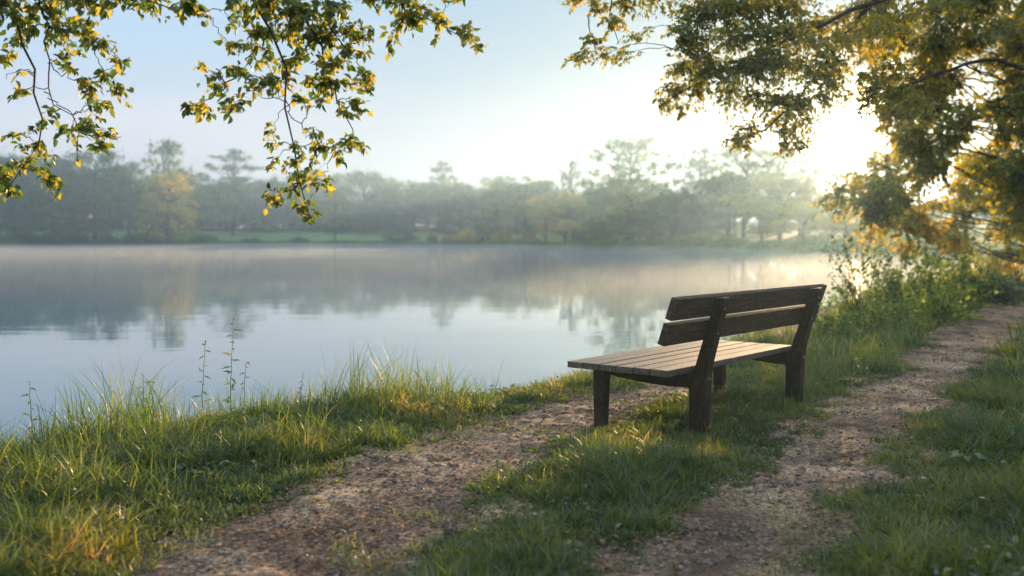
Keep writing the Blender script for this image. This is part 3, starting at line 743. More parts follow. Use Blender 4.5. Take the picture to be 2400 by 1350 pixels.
# the tree whose branches hang into the top left
Y0 = 5.4
mains = [
    ([(-3.9, 4.6, 2.6), (-3.2, 5.0, 3.2), at(-60, -150, 5.3), at(20, -60, 5.35)] + line_px([(25, 30), (48, 88), (75, 140), (102, 192), (100, 240), (95, 280), (93, 350), (60, 400), (20, 440)], Y0), .022, .0025),
    ([(-3.2, 5.0, 3.2), at(60, -160, 5.4)] + line_px([(88, -10), (104, 60), (110, 120), (113, 150), (103, 192), (108, 245), (150, 262), (180, 290), (215, 330)], Y0 + .1), .012, .002),
    ([(-3.9, 4.6, 2.9), (-2.6, 5.2, 3.5), at(420, -190, 5.5), at(560, -110, 5.5)] + line_px([(606, 0), (640, 58), (664, 108), (670, 165), (668, 235), (675, 280), (682, 330), (686, 372), (690, 430), (712, 478), (727, 512)], Y0 + .1), .028, .0025),
    (line_px([(640, 58), (622, 95), (590, 125), (560, 175), (520, 205), (480, 235), (425, 253)], Y0 + .1), .008, .002),
    ([at(560, -110, 5.5)] + line_px([(640, -20), (690, 20), (733, 75), (760, 130), (775, 200), (800, 245), (815, 310), (840, 345)], Y0 + .2), .014, .002),
    (line_px([(668, 238), (695, 285), (725, 318), (760, 350), (780, 365)], Y0), .0035, .0015),
    (line_px([(715, 45), (790, 80), (830, 130), (860, 180)], Y0 + .2), .007, .002),
    ([at(560, -110, 5.5), at(800, -90, 5.6)] + line_px([(930, -20), (985, 25), (1040, 60), (1085, 85), (1130, 112)], Y0 + .3), .012, .002),
    ([at(-60, -150, 5.3), at(150, -90, 5.4)] + line_px([(250, -30), (330, 5), (400, 15), (500, 20)], Y0 + .1), .012, .002),
    (line_px([(112, 148), (150, 170), (200, 190), (270, 150), (295, 160)], Y0), .0035, .0015),
    (line_px([(103, 215), (140, 245), (175, 270), (190, 310), (230, 330), (285, 320)], Y0 + .05), .0035, .0015),
]
BL = [
    # left group
    (25, 15, 60, 40, 26), (110, 15, 60, 35, 24), (200, 10, 60, 35, 22), (40, 75, 45, 35, 16), (165, 50, 45, 30, 13), (195, 65, 28, 26, 8), (225, 85, 28, 28, 9), (130, 90, 30, 25, 6),
    (10, 130, 22, 26, 6), (150, 130, 36, 16, 5), (185, 118, 28, 14, 4), (285, 150, 26, 18, 5), (260, 128, 20, 12, 3), (200, 195, 38, 26, 11), (160, 165, 24, 14, 3), (240, 178, 24, 16, 4), (285, 222, 32, 16, 7), (240, 235, 24, 14, 4),
    (15, 185, 18, 12, 2), (15, 230, 26, 16, 4), (120, 278, 26, 16, 4), (195, 285, 28, 18, 6), (240, 262, 20, 14, 3), (35, 318, 20, 14, 3), (90, 305, 24, 14, 3), (130, 305, 24, 14, 3), (275, 320, 30, 14, 5),
    (60, 345, 32, 12, 5), (170, 330, 26, 16, 3), (235, 345, 32, 16, 7), (180, 370, 22, 12, 2), (20, 385, 30, 20, 7), (60, 375, 24, 16, 4), (110, 370, 28, 18, 5), (30, 415, 34, 16, 6), (110, 415, 32, 16, 6), (20, 448, 26, 12, 5), (138, 448, 20, 14, 4), (80, 400, 24, 12, 3),
    # top strip
    (290, 5, 60, 24, 16), (370, 15, 50, 22, 14), (440, 15, 45, 26, 14), (475, 25, 30, 20, 8), (530, -5, 40, 16, 6), (250, 25, 40, 16, 6),
    # middle group
    (620, 10, 60, 32, 26), (700, 15, 70, 36, 36), (790, 25, 60, 32, 28), (565, 40, 32, 18, 7), (545, 50, 24, 12, 3), (600, 70, 34, 24, 12), (680, 80, 60, 34, 26), (760, 90, 60, 34, 26), (840, 70, 40, 26, 14), (860, 80, 26, 20, 7),
    (560, 105, 26, 14, 4), (545, 125, 22, 14, 3), (620, 135, 40, 24, 10), (700, 145, 50, 30, 16), (780, 150, 50, 32, 20), (830, 125, 34, 22, 10), (850, 185, 34, 22, 9), (790, 205, 44, 26, 14), (870, 200, 20, 14, 4),
    (540, 168, 34, 18, 7), (600, 178, 40, 20, 10), (660, 190, 40, 24, 10), (720, 205, 40, 22, 10), (500, 180, 26, 16, 4), (520, 205, 30, 18, 6), (465, 150, 14, 8, 1), (550, 240, 34, 18, 8), (530, 255, 26, 12, 4), (480, 255, 24, 14, 5), (440, 258, 30, 10, 6), (470, 262, 20, 10, 3),
    (710, 235, 26, 12, 4), (760, 235, 22, 12, 3), (840, 240, 26, 16, 6), (800, 262, 30, 12, 5), (855, 262, 14, 10, 2), (635, 320, 26, 14, 4), (690, 345, 26, 14, 4), (640, 350, 22, 12, 2), (635, 385, 24, 14, 3),
    (735, 318, 28, 14, 4), (760, 345, 30, 16, 6), (830, 330, 26, 18, 7), (835, 350, 20, 12, 3), (795, 350, 20, 14, 3), (800, 375, 14, 8, 1), (680, 390, 26, 18, 6), (730, 390, 22, 12, 3), (700, 420, 34, 20, 8), (755, 425, 32, 16, 5), (775, 435, 18, 8, 2),
    (690, 450, 24, 16, 4), (640, 465, 22, 20, 7), (715, 480, 26, 16, 6), (728, 506, 14, 14, 3), (635, 490, 14, 8, 1),
    # right arm
    (900, 10, 50, 20, 10), (960, 20, 40, 24, 12), (950, 50, 36, 28, 15), (920, 95, 30, 16, 5), (1000, 30, 34, 20, 8), (1030, 45, 30, 18, 6), (1010, 75, 22, 12, 2), (1075, 60, 24, 14, 4), (1090, 85, 28, 14, 5), (1125, 108, 18, 12, 3), (870, -10, 40, 16, 8), (1050, -12, 40, 14, 5),
]
spray_tree('overhanging_tree', [(-4.0, 4.4, -.1), (-4.0, 4.45, 1.2), (-3.95, 4.5, 2.6), (-3.8, 4.7, 4.2), (-3.7, 4.9, 6.0)], .16, .06, mains, blobs_px(BL, Y0 + .1, .35, .85, 3),
           'yellow-green leafy branches hanging into the sky at the top left', 'tree', M['near_leaf'], leaf=.047, twig_leaf=8, droop=.4, twig_r=.0019, spread=1.3)

# big tree on the right whose crown hangs across the sun
Y1 = 10.5
trunkA = [(7.6, 10.8, -.1), (7.4, 10.9, 1.5), (7.1, 11.0, 3.2), (6.7, 11.1, 5.0), (6.4, 11.2, 7.0)]
mA = [([(7.1, 11.0, 3.2), at(2300, -60, 11), at(2050, 0, 10.8), at(1850, 90, 10.6), at(1700, 170, 10.5), at(1600, 215, 10.5), at(1545, 250, 10.5)], .06, .006),
      ([(6.7, 11.1, 5.0), at(2100, -200, 10.8), at(1850, -120, 10.5), at(1700, -40, 10.4), at(1640, 60, 10.3), at(1600, 120, 10.3)], .05, .006),
      ([(7.3, 10.9, 2.2), at(2350, 130, 10.9), at(2200, 170, 10.7), at(2080, 215, 10.6), at(2010, 240, 10.5)], .05, .006),
      ([(6.7, 11.1, 5.0), at(1900, -260, 10.4), at(1600, -180, 10.0), at(1480, -80, 9.9), at(1390, 0, 9.9), at(1400, 60, 9.9), at(1450, 100, 9.9)], .045, .004),
      ([at(1390, 0, 9.9), at(1375, 60, 9.9), at(1400, 100, 9.9), at(1370, 140, 9.9), at(1330, 142, 9.9)], .008, .003),
      ([at(2050, 0, 10.8), at(1960, 110, 10.7), at(1900, 200, 10.6), at(1800, 300, 10.5), at(1730, 330, 10.5)], .03, .005)]
BA = [(1350, 2, 40, 14, 9), (1400, 15, 34, 20, 9), (1460, 20, 34, 24, 12), (1440, 60, 34, 24, 11), (1390, 95, 30, 18, 6), (1350, 130, 34, 16, 7), (1410, 130, 34, 18, 9), (1480, 90, 26, 16, 6), (1440, 140, 28, 12, 5), (1550, 15, 40, 18, 8), (1500, 0, 40, 14, 8),
      (1640, 20, 70, 40, 60), (1740, 20, 80, 40, 70), (1850, 20, 80, 36, 70), (1620, 90, 56, 40, 50), (1700, 95, 70, 44, 70), (1790, 90, 70, 40, 56), (1890, 80, 70, 36, 44), (1600, 160, 44, 30, 30), (1670, 165, 60, 34, 44), (1750, 165, 60, 40, 50), (1830, 160, 56, 36, 34),
      (1575, 215, 40, 20, 16), (1630, 220, 44, 26, 20), (1700, 235, 44, 30, 22), (1600, 262, 26, 14, 6), (1550, 245, 26, 14, 7), (1760, 235, 50, 36, 24), (1830, 235, 50, 34, 22), (1900, 160, 60, 40, 26), (1750, 300, 36, 24, 12), (1730, 335, 34, 20, 12), (1810, 300, 40, 24, 12), (1870, 300, 40, 26, 16), (1870, 350, 44, 22, 16), (1920, 240, 40, 30, 12), (1960, 60, 60, 40, 30), (1970, 150, 50, 40, 16), (2040, 30, 60, 40, 36), (2060, 120, 50, 40, 24), (1850, -50, 200, 30, 60)]
def in_poly(x, y, P):
    c = False
    for i in range(len(P)):
        (ax, ay), (bx, by) = P[i], P[i - 1]
        if (ay > y) != (by > y) and x < (bx - ax) * (y - ay) / (by - ay) + ax: c = not c
    return c
def region(P, n, a, c, tw, dz, seed):
    r_ = random.Random(seed); out = []
    xs = [p[0] for p in P]; ys = [p[1] for p in P]
    while len(out) < n:
        x_, y_ = r_.uniform(min(xs), max(xs)), r_.uniform(min(ys), max(ys))
        if in_poly(x_, y_, P): out.append((x_, y_, a * r_.uniform(.7, 1.3), c * r_.uniform(.6, 1.3), max(1, int(tw * r_.uniform(.6, 1.3))), r_.uniform(-dz, dz)))
    return out
BA += [b[:5] for b in region([(1780, 120), (2120, 40), (2160, 260), (2090, 380), (1960, 260), (1850, 310)], 36, 46, 30, 10, 1, 9)]
spray_tree('overhanging_tree', trunkA, .17, .07, mA, blobs_px([(a_, b_, c_ * 1.15, d_ * 1.25, n_) for a_, b_, c_, d_, n_ in BA], Y1, 1.1, 1.45, 4),
           'large dark-leaved crown hanging from the top right across the low sun', 'tree', M['right_leaf'], leaf=.049, twig_leaf=12, droop=.3, twig_r=.003, spread=1.5)

# trees beside the path on the right
def path_tree(tp, lean_, bl, Yb, leaf, label, r0=.1, seed=1, dens=1.0, top=None, name='path_side_tree', lm='right_leaf', tl=9):
    base = np.array([tp[0], tp[1], float(hground(np.array([tp[0]]), np.array([tp[1]]))[0]) - .08])
    H = top
    tr = [base, base + [lean_ * .1, 0, H * .25], base + [lean_ * .4, .05, H * .55], base + [lean_, .1, H]]
    bl = blobs_px(bl, Yb, Yb * .06, dens, seed)
    mains_ = []
    rr_ = random.Random(seed)
    for c, rad, n in bl[::2]:
        zz = min(H * .9, max(H * .15, c[2] - base[2] - rr_.uniform(.3, 1.2))); f = zz / H
        s = base + np.array([lean_ * f ** 1.6, .05 * f, zz])
        mains_.append(([s, s * .5 + c * .5 + np.array([0, 0, -.1]), c], r0 * .2, .006))
    return spray_tree(name, tr, r0, r0 * .3, mains_, bl, label, 'tree', M[lm], leaf=leaf, twig_leaf=tl, droop=.3, twig_r=.006, group='trees beside the path')
path_tree((10.0, 17.0), -.6, region([(2030, -80), (2480, -80), (2480, 460), (2300, 470), (2160, 400), (2090, 290), (2030, 180)], 60, 66, 50, 50, 2.4, 1)
          + region([(2230, -80), (2480, -80), (2480, 460), (2300, 430)], 22, 66, 50, 42, 2.5, 2), 16, .088, 'tall dense tree filling the top right corner', .16, 21, 1.0, 7.5)
path_tree((12.2, 22.5), -.4, region([(1925, 455), (2000, 400), (2100, 350), (2480, 380), (2480, 640), (2330, 620), (2180, 560), (2050, 510), (1950, 480)], 44, 60, 40, 28, 3.2, 3),
          22, .12, 'slim-trunked golden tree leaning over the path end', .11, 22, 1.0, 5.2)
path_tree((14.2, 31.0), -.5, region([(1940, 480), (1990, 400), (2100, 330), (2400, 250), (2400, 560), (2250, 590), (2100, 590), (1990, 560)], 18, 54, 36, 24, 3, 4),
          30, .155, 'farther golden tree by the water, low branches over the lake', .10, 23, 1.0, 5.0)
path_tree((7.7, 14.2), -.2, region([(2330, 120), (2480, 60), (2480, 640), (2400, 620), (2350, 480)], 28, 46, 50, 34, 1.8, 5),
          14, .10, 'dark tree cut by the right edge of the picture', .10, 24, 1.0, 5.5)

# shrubs with arching sprays on the right bank
def bank_shrub(px, py, Yb, sprays, label, leaf=.045, col='shrub_leaf', n_leaf=14, seed=0):
    r_ = random.Random(seed)
    b = gnd(px, py, -.05); k = Yb / b[1]; x0 = (px - 1200) / F * Yb
    base = np.array([x0, Yb, float(hground(np.array([x0]), np.array([Yb]))[0]) - .02])
    root = empty('bank_shrub', tuple(base))
    P = []
    for (tx, ty, n) in sprays:
        tip = at(tx, ty, Yb)
        for _ in range(n):
            t_ = tip - base + np.array([r_.gauss(0, .22), r_.gauss(0, .45), r_.gauss(0, .16)]) * Yb / 16
            s0 = np.array([r_.gauss(0, .12), r_.gauss(0, .15), 0])
            t = np.linspace(0, 1, 8)[:, None]
            c = s0 * (1 - t) + t_ * t; c[:, 2] += np.sin(t[:, 0] * math.pi) * .18 * abs(t_[2]); c[:, 2] -= t[:, 0] ** 3 * .05
            P.append(c)
    P = np.array(P); P[:, 1:] += rng.normal(0, .012, P[:, 1:].shape)
    V, Q_ = tubes(P, np.ones((len(P), 8)) * np.linspace(.006, .0015, 8)[None], 4)
    mesh_np('stems', V, Q_, None, M['bark'], root, smooth=True)
    n = len(P); u = np.clip(rng.uniform(.2, 1, (n, n_leaf)), 0, .999) * 7; i0 = u.astype(int); fr = (u - i0)[..., None]; rows = np.arange(n)[:, None]
    pos = P[rows, i0] * (1 - fr) + P[rows, i0 + 1] * fr + rng.normal(0, .035, (n, n_leaf, 3)); tan = unit(P[rows, i0 + 1] - P[rows, i0])
    pos = pos.reshape(-1, 3); tan = tan.reshape(-1, 3)
    lg = leaf * 1.35 * rng.uniform(.6, 1.3, len(pos))
    V, Q_, rd = leaves(pos, tan + rng.normal(size=tan.shape) * .8, rng.normal(size=tan.shape) + [0, 0, .4], lg, lg * .5)
    mesh_np('leaves', V, Q_, None, M[col], root, rnd=rd)
    tag(root, label, 'shrub', 'shrubs on the right bank')
bank_shrub(2010, 770, 15.5, [(1960, 545, 4), (1945, 610, 5), (1990, 570, 5), (2040, 600, 6), (1965, 680, 8), (2020, 650, 8), (1960, 730, 8)], 'airy yellow-leaved shrub with arching sprays just right of the bench back', .055, n_leaf=14, seed=1)
bank_shrub(2090, 745, 17.5, [(2060, 560, 7), (2110, 580, 8), (2080, 640, 12), (2130, 640, 12), (2050, 690, 12), (2100, 700, 14)], 'upright stemmed shrub next to the airy yellow-leaved one', .055, n_leaf=24, seed=2)
bank_shrub(2170, 725, 19.5, [(2150, 570, 8), (2200, 590, 10), (2170, 650, 14), (2220, 650, 14), (2150, 700, 16)], 'bushy yellow-green shrub in the middle of the right bank', .06, n_leaf=26, seed=3)
bank_shrub(2250, 705, 22, [(2230, 590, 12), (2280, 600, 12), (2240, 660, 18), (2290, 640, 14), (2200, 690, 14)], 'dense green shrub left of the dark bush by the path end', .07, n_leaf=26, seed=4)
bank_shrub(1945, 800, 14.2, [(1930, 740, 8), (1960, 755, 8), (1900, 770, 8), (1990, 745, 8)], 'low green shrub behind the far end of the bench', .05, 'shrub_leaf', 20, 5)
bank_shrub(2065, 790, 14.8, [(2040, 720, 12), (2090, 730, 12), (2120, 750, 12), (2060, 760, 12), (2140, 720, 8)], 'low bushy plants in front of the upright stemmed shrub', .05, 'shrub_leaf', 22, 6)
bank_shrub(2190, 765, 16.5, [(2160, 710, 12), (2210, 700, 14), (2240, 730, 12), (2190, 740, 12)], 'leafy low shrub where the bank meets the path', .055, 'shrub_leaf', 22, 7)
bank_shrub(2342, 712, 21.5, [(2320, 672, 26), (2350, 664, 30), (2375, 680, 22), (2335, 695, 26)], 'round dark green bush beside the far end of the path', .07, 'weed', 26, 8)
bank_shrub(2330, 690, 26, [(2300, 600, 14), (2350, 610, 16), (2390, 600, 14), (2330, 640, 20), (2380, 650, 20)], 'tall hazy shrub behind the round dark green bush', .08, 'right_leaf', 26, 9)

# ------------------------------------------------------------------ grass
def blades(x, y, h, wd_, segs, lean_amt, mat_, name, label, z_off=0.0, cat='grass'):
    n = len(x)
    z = hbase(x, y) - .012 + z_off
    a = rng.uniform(0, 2 * math.pi, n); ld = np.stack([np.cos(a), np.sin(a), np.zeros(n)], 1)
    fa = rng.uniform(0, 2 * math.pi, n); wdv = np.stack([np.cos(fa), np.sin(fa), np.zeros(n)], 1)
    ln = np.abs(rng.normal(lean_amt, lean_amt * .55, n))
    t = np.linspace(0, 1, segs + 1)
    base = np.stack([x, y, z], 1)
    V = np.empty((n, segs + 1, 2, 3), dtype=np.float32)
    for k, tt in enumerate(t):
        c = base + ld * (h * ln * tt ** 1.8)[:, None] + np.array([0, 0, 1.0]) * (h * (tt - .38 * np.clip(ln, 0, 1.3) * tt ** 2.4))[:, None]
        ww = wd_ * (1 - tt) ** .6 * .5 + .0003
        V[:, k, 0] = c - wdv * ww[:, None]; V[:, k, 1] = c + wdv * ww[:, None]
    o = np.arange(n)[:, None] * (segs + 1) * 2
    Qs = [o + np.array([[2 * k, 2 * k + 1, 2 * k + 3, 2 * k + 2]]) for k in range(segs)]
    Qd = np.concatenate(Qs, 1).reshape(-1, 4)
    rd = np.repeat(rng.random(n), segs)
    ob = mesh_np(name, V.reshape(-1, 3), Qd, None, mat_, rnd=rd)
    tag(ob, label, cat, kind='stuff'); return ob
def scatter(n, rmin, rmax, power=1.0, amax=31.5):
    """roots spread round the viewpoint, thinner with distance"""
    t = rng.random(n); r = (rmin ** (1 - power) + t * (rmax ** (1 - power) - rmin ** (1 - power))) ** (1 / (1 - power)) if power != 1 else rmin * (rmax / rmin) ** t
    a = np.radians(rng.uniform(-amax, amax, n)); return np.sin(a) * r, np.cos(a) * r
def ok_mask(x, y, ragged=.25):
    p = pmask(x, y) + vnoise(x, y, .4, 8) * ragged * .8 + vnoise(x, y, 1.1, 13) * ragged * .5 + vnoise(x, y, .12, 12) * ragged * .5
    s = lake_sd(x, y)
    dens = sstep(-.08, .20, p) ** 1.3 * (s > .02)
    # worn verge where the two paths come together in front
    return rng.random(len(x)) < dens, p, s
# tufts then blades
def lawn(ntuft, per, rmin, rmax, h0, w0, name, label, power=1.0, segs=3):
    x, y = scatter(ntuft, rmin, rmax, power)
    ok, p, s = ok_mask(x, y); x, y, p = x[ok], y[ok], p[ok]
    hv = h0 * (.45 + .6 * np.clip(vnoise(x, y, .7, 20) + .45, 0, 1.5) + .5 * np.clip(vnoise(x, y, .22, 21), 0, 1)) * (.35 + .65 * sstep(0, .5, p)) * np.where((x > -.9) & (y > 8) & (x < .62 * (y - 8.2)), .45, 1.0) * np.where((x < -.8) & (path_sd(x, y, P1) > .7), 1.25, 1.0) * np.minimum(np.exp(rng.normal(0, .38, len(x))), 1.7)
    r = np.hypot(x, y); k = np.repeat(np.arange(len(x)), per)
    sp = .016 * (1 + r[k] * .05)
    xx = x[k] + rng.normal(0, 1, len(k)) * sp; yy = y[k] + rng.normal(0, 1, len(k)) * sp
    good = pmask(xx, yy) > -.2
    xx, yy, k = xx[good], yy[good], k[good]
    return blades(xx, yy, hv[k] * rng.uniform(.5, 1.25, len(k)), w0 * (.8 + .07 * r[k]) * rng.uniform(.6, 1.4, len(k)), segs, .8, M['grass'], name, label)
lawn(34000, 13, 2.9, 14, .12, .0072, 'grass', 'short green lawn grass around the bench and paths', 1.0)
lawn(16000, 7, 13, 60, .14, .008, 'grass', 'sunlit bank grass receding to the right', 1.0, 2)
# sparse scraps of grass and moss on the path edges
x, y = scatter(60000, 2.9, 14, 1.0)
p = pmask(x, y); keep = (p < .25) & (p > -.5) & (vnoise(x, y, .22, 31) + vnoise(x, y, .6, 32) * .6 > .12 + (-p) * 1.1)
blades(x[keep], y[keep], rng.uniform(.015, .05, keep.sum()), rng.uniform(.003, .006, keep.sum()), 2, .9, M['grass'], 'grass', 'thin scraps of short grass creeping over the path edges', .04)

# tall grass on the left bank at the water
def tall(n, segs, hfun, label, pred, wd_=.0075, lean_=.35):
    x, y = scatter(n, 4.5, 16, 1.0)
    s = lake_sd(x, y); p = pmask(x, y)
    hv, pr = hfun(x, y, s, p)
    k = rng.random(len(x)) < pr
    x, y, hv = x[k], y[k], hv[k]
    return blades(x, y, hv * rng.uniform(.45, 1.15, len(x)), wd_ * rng.uniform(.6, 1.4, len(x)), segs, lean_, M['tall'], 'tall_grass', label)
def h_left(x, y, s, p):
    side = sstep(.1, -.9, x)                       # only left of the gap
    edge = sstep(1.5, .15, s) * (s > -.12)
    cl = .55 + .75 * np.clip(vnoise(x, y, .45, 41), -.5, 1)
    peak = 1 + .55 * np.exp(-((x + 1.35) / .28) ** 2) + .25 * np.exp(-((x + 3.3) / .5) ** 2)
    return .68 * cl * peak * (.5 + .5 * edge), side * edge * np.clip(cl, 0, 1) * .95
tall(100000, 5, h_left, 'tall backlit grass blades along the left water edge', None)
def h_left2(x, y, s, p):
    side = sstep(.3, -.5, x) * (s > .1) * sstep(.3, .9, p)
    cl = np.clip(vnoise(x, y, .5, 43) + .35, 0, 1)
    return .21 * (.5 + cl), side * cl * .5
tall(90000, 4, h_left2, 'knee-high mixed grass covering the left bank', None, .006, .6)
def h_right(x, y, s, p):
    side = sstep(2.6, 4.2, x) * (s > -.05) * sstep(.1, .5, p)
    cl = np.clip(vnoise(x, y, .9, 44) + .45, 0, 1)
    return .36 * (.5 + cl), side * cl * .75
x, y = scatter(60000, 10, 34, 1.0); s = lake_sd(x, y); p = pmask(x, y); hv, pr = h_right(x, y, s, p); pr = pr * (p > 0) * (x < 6 + (y - 10) * .52)
k = rng.random(len(x)) < pr
blades(x[k], y[k], hv[k] * rng.uniform(.5, 1.2, k.sum()), .010 * rng.uniform(.6, 1.4, k.sum()), 4, .5, M['tall'], 'tall_grass', 'long yellow-green grass between the bench and the right bank shrubs')
# thin seed-head grass on the small beach
x, y = scatter(9000, 9, 15, 1.0); s = lake_sd(x, y); k = (s > -.05) & (s < .5) & (x > -.8) & (x < 2.6) & (rng.random(len(x)) < .15)
blades(x[k], y[k], rng.uniform(.04, .15, k.sum()) , np.full(k.sum(), .004), 4, .3, M['tall'], 'tall_grass', 'thin dry grass stalks along the gap in the bank')

# broad weed leaves mixed in the grass (ground cover)
x, y = scatter(26000, 3.0, 16, 1.0); ok, p, s = ok_mask(x, y)
k = ok & (vnoise(x, y, .5, 51) + vnoise(x, y, .17, 52) * .7 > .25)
x, y = x[k], y[k]; n = len(x); a = rng.uniform(0, 6.28, n)
pos = np.stack([x, y, hground(x, y) + rng.uniform(.01, .07, n)], 1)
d = np.stack([np.cos(a), np.sin(a), rng.uniform(-.1, .7, n)], 1); lg = rng.uniform(.018, .05, n)
V, Q_, rd = leaves(pos, d, np.array([0, 0, 1.0]) + rng.normal(size=(n, 3)) * .35, lg, lg * rng.uniform(.4, .8, n))
tag(mesh_np('ground_cover', V, Q_, None, M['weed'], rnd=rd), 'clover and small broad weed leaves among the grass', 'ground cover', kind='stuff')

# fallen leaves, twigs and stones on the paths
x, y = scatter(40000, 2.9, 18, 1.0); p = pmask(x, y); k = (p < .25) & (rng.random(len(x)) < .25 + .9 * np.clip(vnoise(x, y, .3, 61) + vnoise(x, y, .9, 62) * .6, 0, 1) + .5 * sstep(-.3, .1, p)); x, y = x[k], y[k]; n = len(x); a = rng.uniform(0, 6.28, n)
pos = np.stack([x, y, hbase(x, y) + .004], 1); d = np.stack([np.cos(a), np.sin(a), rng.uniform(-.1, .35, n)], 1); lg = rng.uniform(.008, .030, n)
V, Q_, rd = leaves(pos, d, np.array([0, 0, 1.0]) + rng.normal(size=(n, 3)) * .4, lg, lg * rng.uniform(.3, .7, n), .3, .25)
tag(mesh_np('leaf_litter', V, Q_, None, M['litter'], rnd=rd), 'dry brown leaf scraps scattered over the gravel paths', 'leaf litter', kind='stuff')
x, y = scatter(90000, 2.9, 18, 1.0); p = pmask(x, y); k = p < .22; x, y = x[k], y[k]; n = len(x)
s_ = .0022 + .012 * rng.random(n) ** 3.5 * (1 + .02 * np.hypot(x, y))
oct_ = np.array([(1, 0, 0), (0, 1, 0), (-1, 0, 0), (0, -1, 0), (0, 0, 1), (0, 0, -.6)], float)
off = oct_[None] * s_[:, None, None] * np.array([1.2, 1.2, .7]) * rng.uniform(.6, 1.4, (n, 6, 1))
V = (np.stack([x, y, hbase(x, y) - .008 + s_ * .3], 1)[:, None] + off).reshape(-1, 3)
o_ = np.arange(n)[:, None] * 6
T = np.concatenate([o_ + np.array([t]) for t in ((0, 1, 4), (1, 2, 4), (2, 3, 4), (3, 0, 4), (1, 0, 5), (2, 1, 5), (3, 2, 5), (0, 3, 5))], 1).reshape(-1, 3)
tag(mesh_np('gravel', V, None, T, M['stone']), 'small loose stones on the sandy paths', 'gravel', kind='stuff')

# ------------------------------------------------------------------ tall weeds, daisies, broadleaf plant
def tall_weed(px, ybase, ytop, Yb, label, lean_=0.0, nl=16, seed=0, leaf=.075):
    r_ = random.Random(seed); x0 = (px - 1200) / F * Yb
    base = np.array([x0, Yb, float(hground(np.array([x0]), np.array([Yb]))[0])])
    top = at(px + lean_, ytop, Yb) - base
    root = empty('tall_weed', tuple(base)); acc = Acc()
    C = add_limb(acc, [(0, 0, -.03), tuple(top * .5 + np.array([-.012, 0, 0])), tuple(top)], .004, .0015, 12, 5, .002)
    pos = []; dd = []
    for i in range(nl):
        f = .22 + .78 * i / (nl - 1); j = f * 11; q = int(min(j, 10)); c = C[q] * (1 - (j - q)) + C[q + 1] * (j - q)
        a = i * 2.4 + r_.uniform(-.4, .4); d_ = np.array([math.cos(a), math.sin(a) * .6, r_.uniform(-.25, .35)])
        pos.append(c); dd.append(d_)
        if r_.random() < .5: pos.append(c + d_ * .02); dd.append(d_ + np.array([r_.gauss(0, .5), 0, .3]))
    V, Q_ = acc.get(); mesh_np('stem', V, Q_, None, M['tall'], root, smooth=True, rnd=np.full(len(Q_), .3))
    pos = np.array(pos); dd = np.array(dd); lg = leaf * rng.uniform(.5, 1.1, len(pos))
    V, Q_, rd = leaves(pos, dd, np.array([0, -.2, 1.0]) + rng.normal(size=pos.shape) * .3, lg, lg * .3, .2, .3)
    mesh_np('leaves', V, Q_, None, M['tall'], root, rnd=rd)
    tag(root, label, 'weed', 'tall weeds on the left bank')
tall_weed(536, 985, 745, 7.6, 'tallest thin-stemmed weed sticking up against the water', 12, 16, 1)
tall_weed(468, 980, 798, 7.5, 'second tall weed with yellow leaves, left of the tallest', 14, 16, 2, .06)
tall_weed(570, 985, 850, 7.7, 'short weed just right of the tallest one', 6, 12, 3, .05)
tall_weed(334, 975, 880, 7.0, 'weed with a star-shaped leafy top in the left tall grass', 2, 10, 4, .06)
tall_weed(75, 1010, 893, 6.1, 'weed with spreading top leaves near the left picture edge', -6, 10, 5, .06)
tall_weed(700, 970, 875, 8.0, 'yellowish weed left of the tallest grass tuft', 10, 12, 6, .05)
def daisy(px, py, label, rad=.011, hgt=.06, pm='petal'):
    b = gnd(px, py, .05); z0 = float(hground(b[0:1], b[1:2])[0])
    root = empty('daisy', (b[0], b[1], z0)); acc = Acc()
    add_limb(acc, [(0, 0, 0), (.003, 0, hgt * .5), (0, 0, hgt)], .0012, .001, 5, 4)
    V, Q_ = acc.get(); mesh_np('stem', V, Q_, None, M['weed'], root, rnd=np.full(len(Q_), .3))
    n = 12; a = np.arange(n) * 2 * math.pi / n; d_ = np.stack([np.cos(a), np.sin(a) , np.full(n, .25)], 1)
    V, Q_, rd = leaves(np.tile([0, 0, hgt], (n, 1)) + d_ * rad * .3, d_, np.tile([0, 0, 1.0], (n, 1)), np.full(n, rad), np.full(n, rad * .5), .05, .1)
    mesh_np('petals', V, Q_, None, M[pm], root, rnd=rd)
    bb = bmesh.new(); bmesh.ops.create_uvsphere(bb, u_segments=8, v_segments=5, radius=rad * .42)
    for v in bb.verts: v.co.z = v.co.z * .5 + hgt + .001
    o = bm_obj('flower_centre', bb, M['yellow'], root, True)
    tag(root, label, 'daisy', 'daisies in the grass')
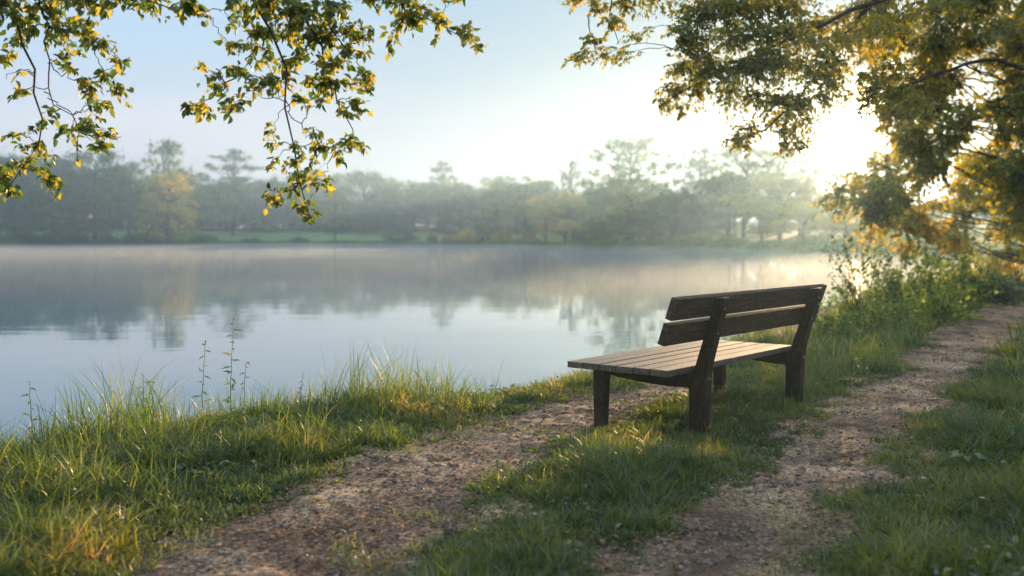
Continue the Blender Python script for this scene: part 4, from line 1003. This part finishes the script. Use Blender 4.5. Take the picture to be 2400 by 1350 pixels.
for px_, py_, lab in [(2290, 1003, 'white daisy left of a close pair in the right-hand grass'), (2362, 1003, 'white daisy, right one of the pair beside the path grass'), (2328, 1016, 'smaller daisy just below and between the pair'),
                      (2302, 1158, 'pale daisy lower down in the right-hand grass'), (2165, 1098, 'daisy near the broad-leaved plant'), (420, 1168, 'pale daisy in the left grass near the path'),
                      (1570, 1038, 'white daisy in the shade under the bench'), (1602, 1043, 'second white daisy in the shade under the bench, closer to the rear leg'), (1370, 1075, 'daisy at the path edge in front of the bench front leg'), (285, 1232, 'small daisy low in the left grass')]:
    daisy(px_, py_, lab)
daisy(2122, 1268, 'small yellow flower in the lower right grass', .009, .05, 'yellow')
daisy(1898, 1310, 'bright yellow flower at the bottom edge of the right-hand grass', .011, .05, 'yellow')
# broad-leaved plant on the right
b = gnd(2270, 1085, 0); root = empty('broadleaf_plant', (b[0], b[1], float(hground(b[0:1], b[1:2])[0])))
n = 9; a = np.arange(n) * 2.4; el = rng.uniform(.25, .6, n)
P = []
for i in range(n):
    tip = np.array([math.cos(a[i]) * .05, math.sin(a[i]) * .05, .07 + .02 * (i % 3)]); t = np.linspace(0, 1, 5)[:, None]; c = tip * t; c[:, 2] = tip[2] * (t[:, 0] ** .7); P.append(c)
P = np.array(P); V, Q_ = tubes(P, np.full((n, 5), .0022), 4)
mesh_np('stems', V, Q_, None, M['weed'], root, rnd=np.full(len(Q_), .4))
d_ = np.stack([np.cos(a), np.sin(a), np.full(n, .05)], 1)
V, Q_, rd = leaves(P[:, -1], d_, np.tile([0, 0, 1.0], (n, 1)) + rng.normal(size=(n, 3)) * .2, np.full(n, .075), np.full(n, .05), .25, .3)
mesh_np('leaves', V, Q_, None, M['weed'], root, rnd=rd)
tag(root, 'low plant with broad grey-green leaves in the right-hand grass', 'plant')

# ------------------------------------------------------------------ air
def box(name, lo, hi, m, label):
    bm = bmesh.new(); bmesh.ops.create_cube(bm, size=1)
    for v in bm.verts: v.co = Vector([(lo[i] + hi[i]) / 2 + v.co[i] * (hi[i] - lo[i]) for i in range(3)])
    o = bm_obj(name, bm, m); tag(o, label, kind='stuff'); return o
box('haze', (-530, -530, -12), (530, 530, 36), vol_mat('haze_air', 0.00095, (0.42, 0.68, 1.0), 0.68), 'pale morning haze fading the far trees')
box('mist', (-190, 24, WZ - .3), (60, 330, WZ + .6), vol_mat('lake_mist', 0.0055, (0.8, 0.9, 1.0), 0.6), 'thin low mist lying on the lake')
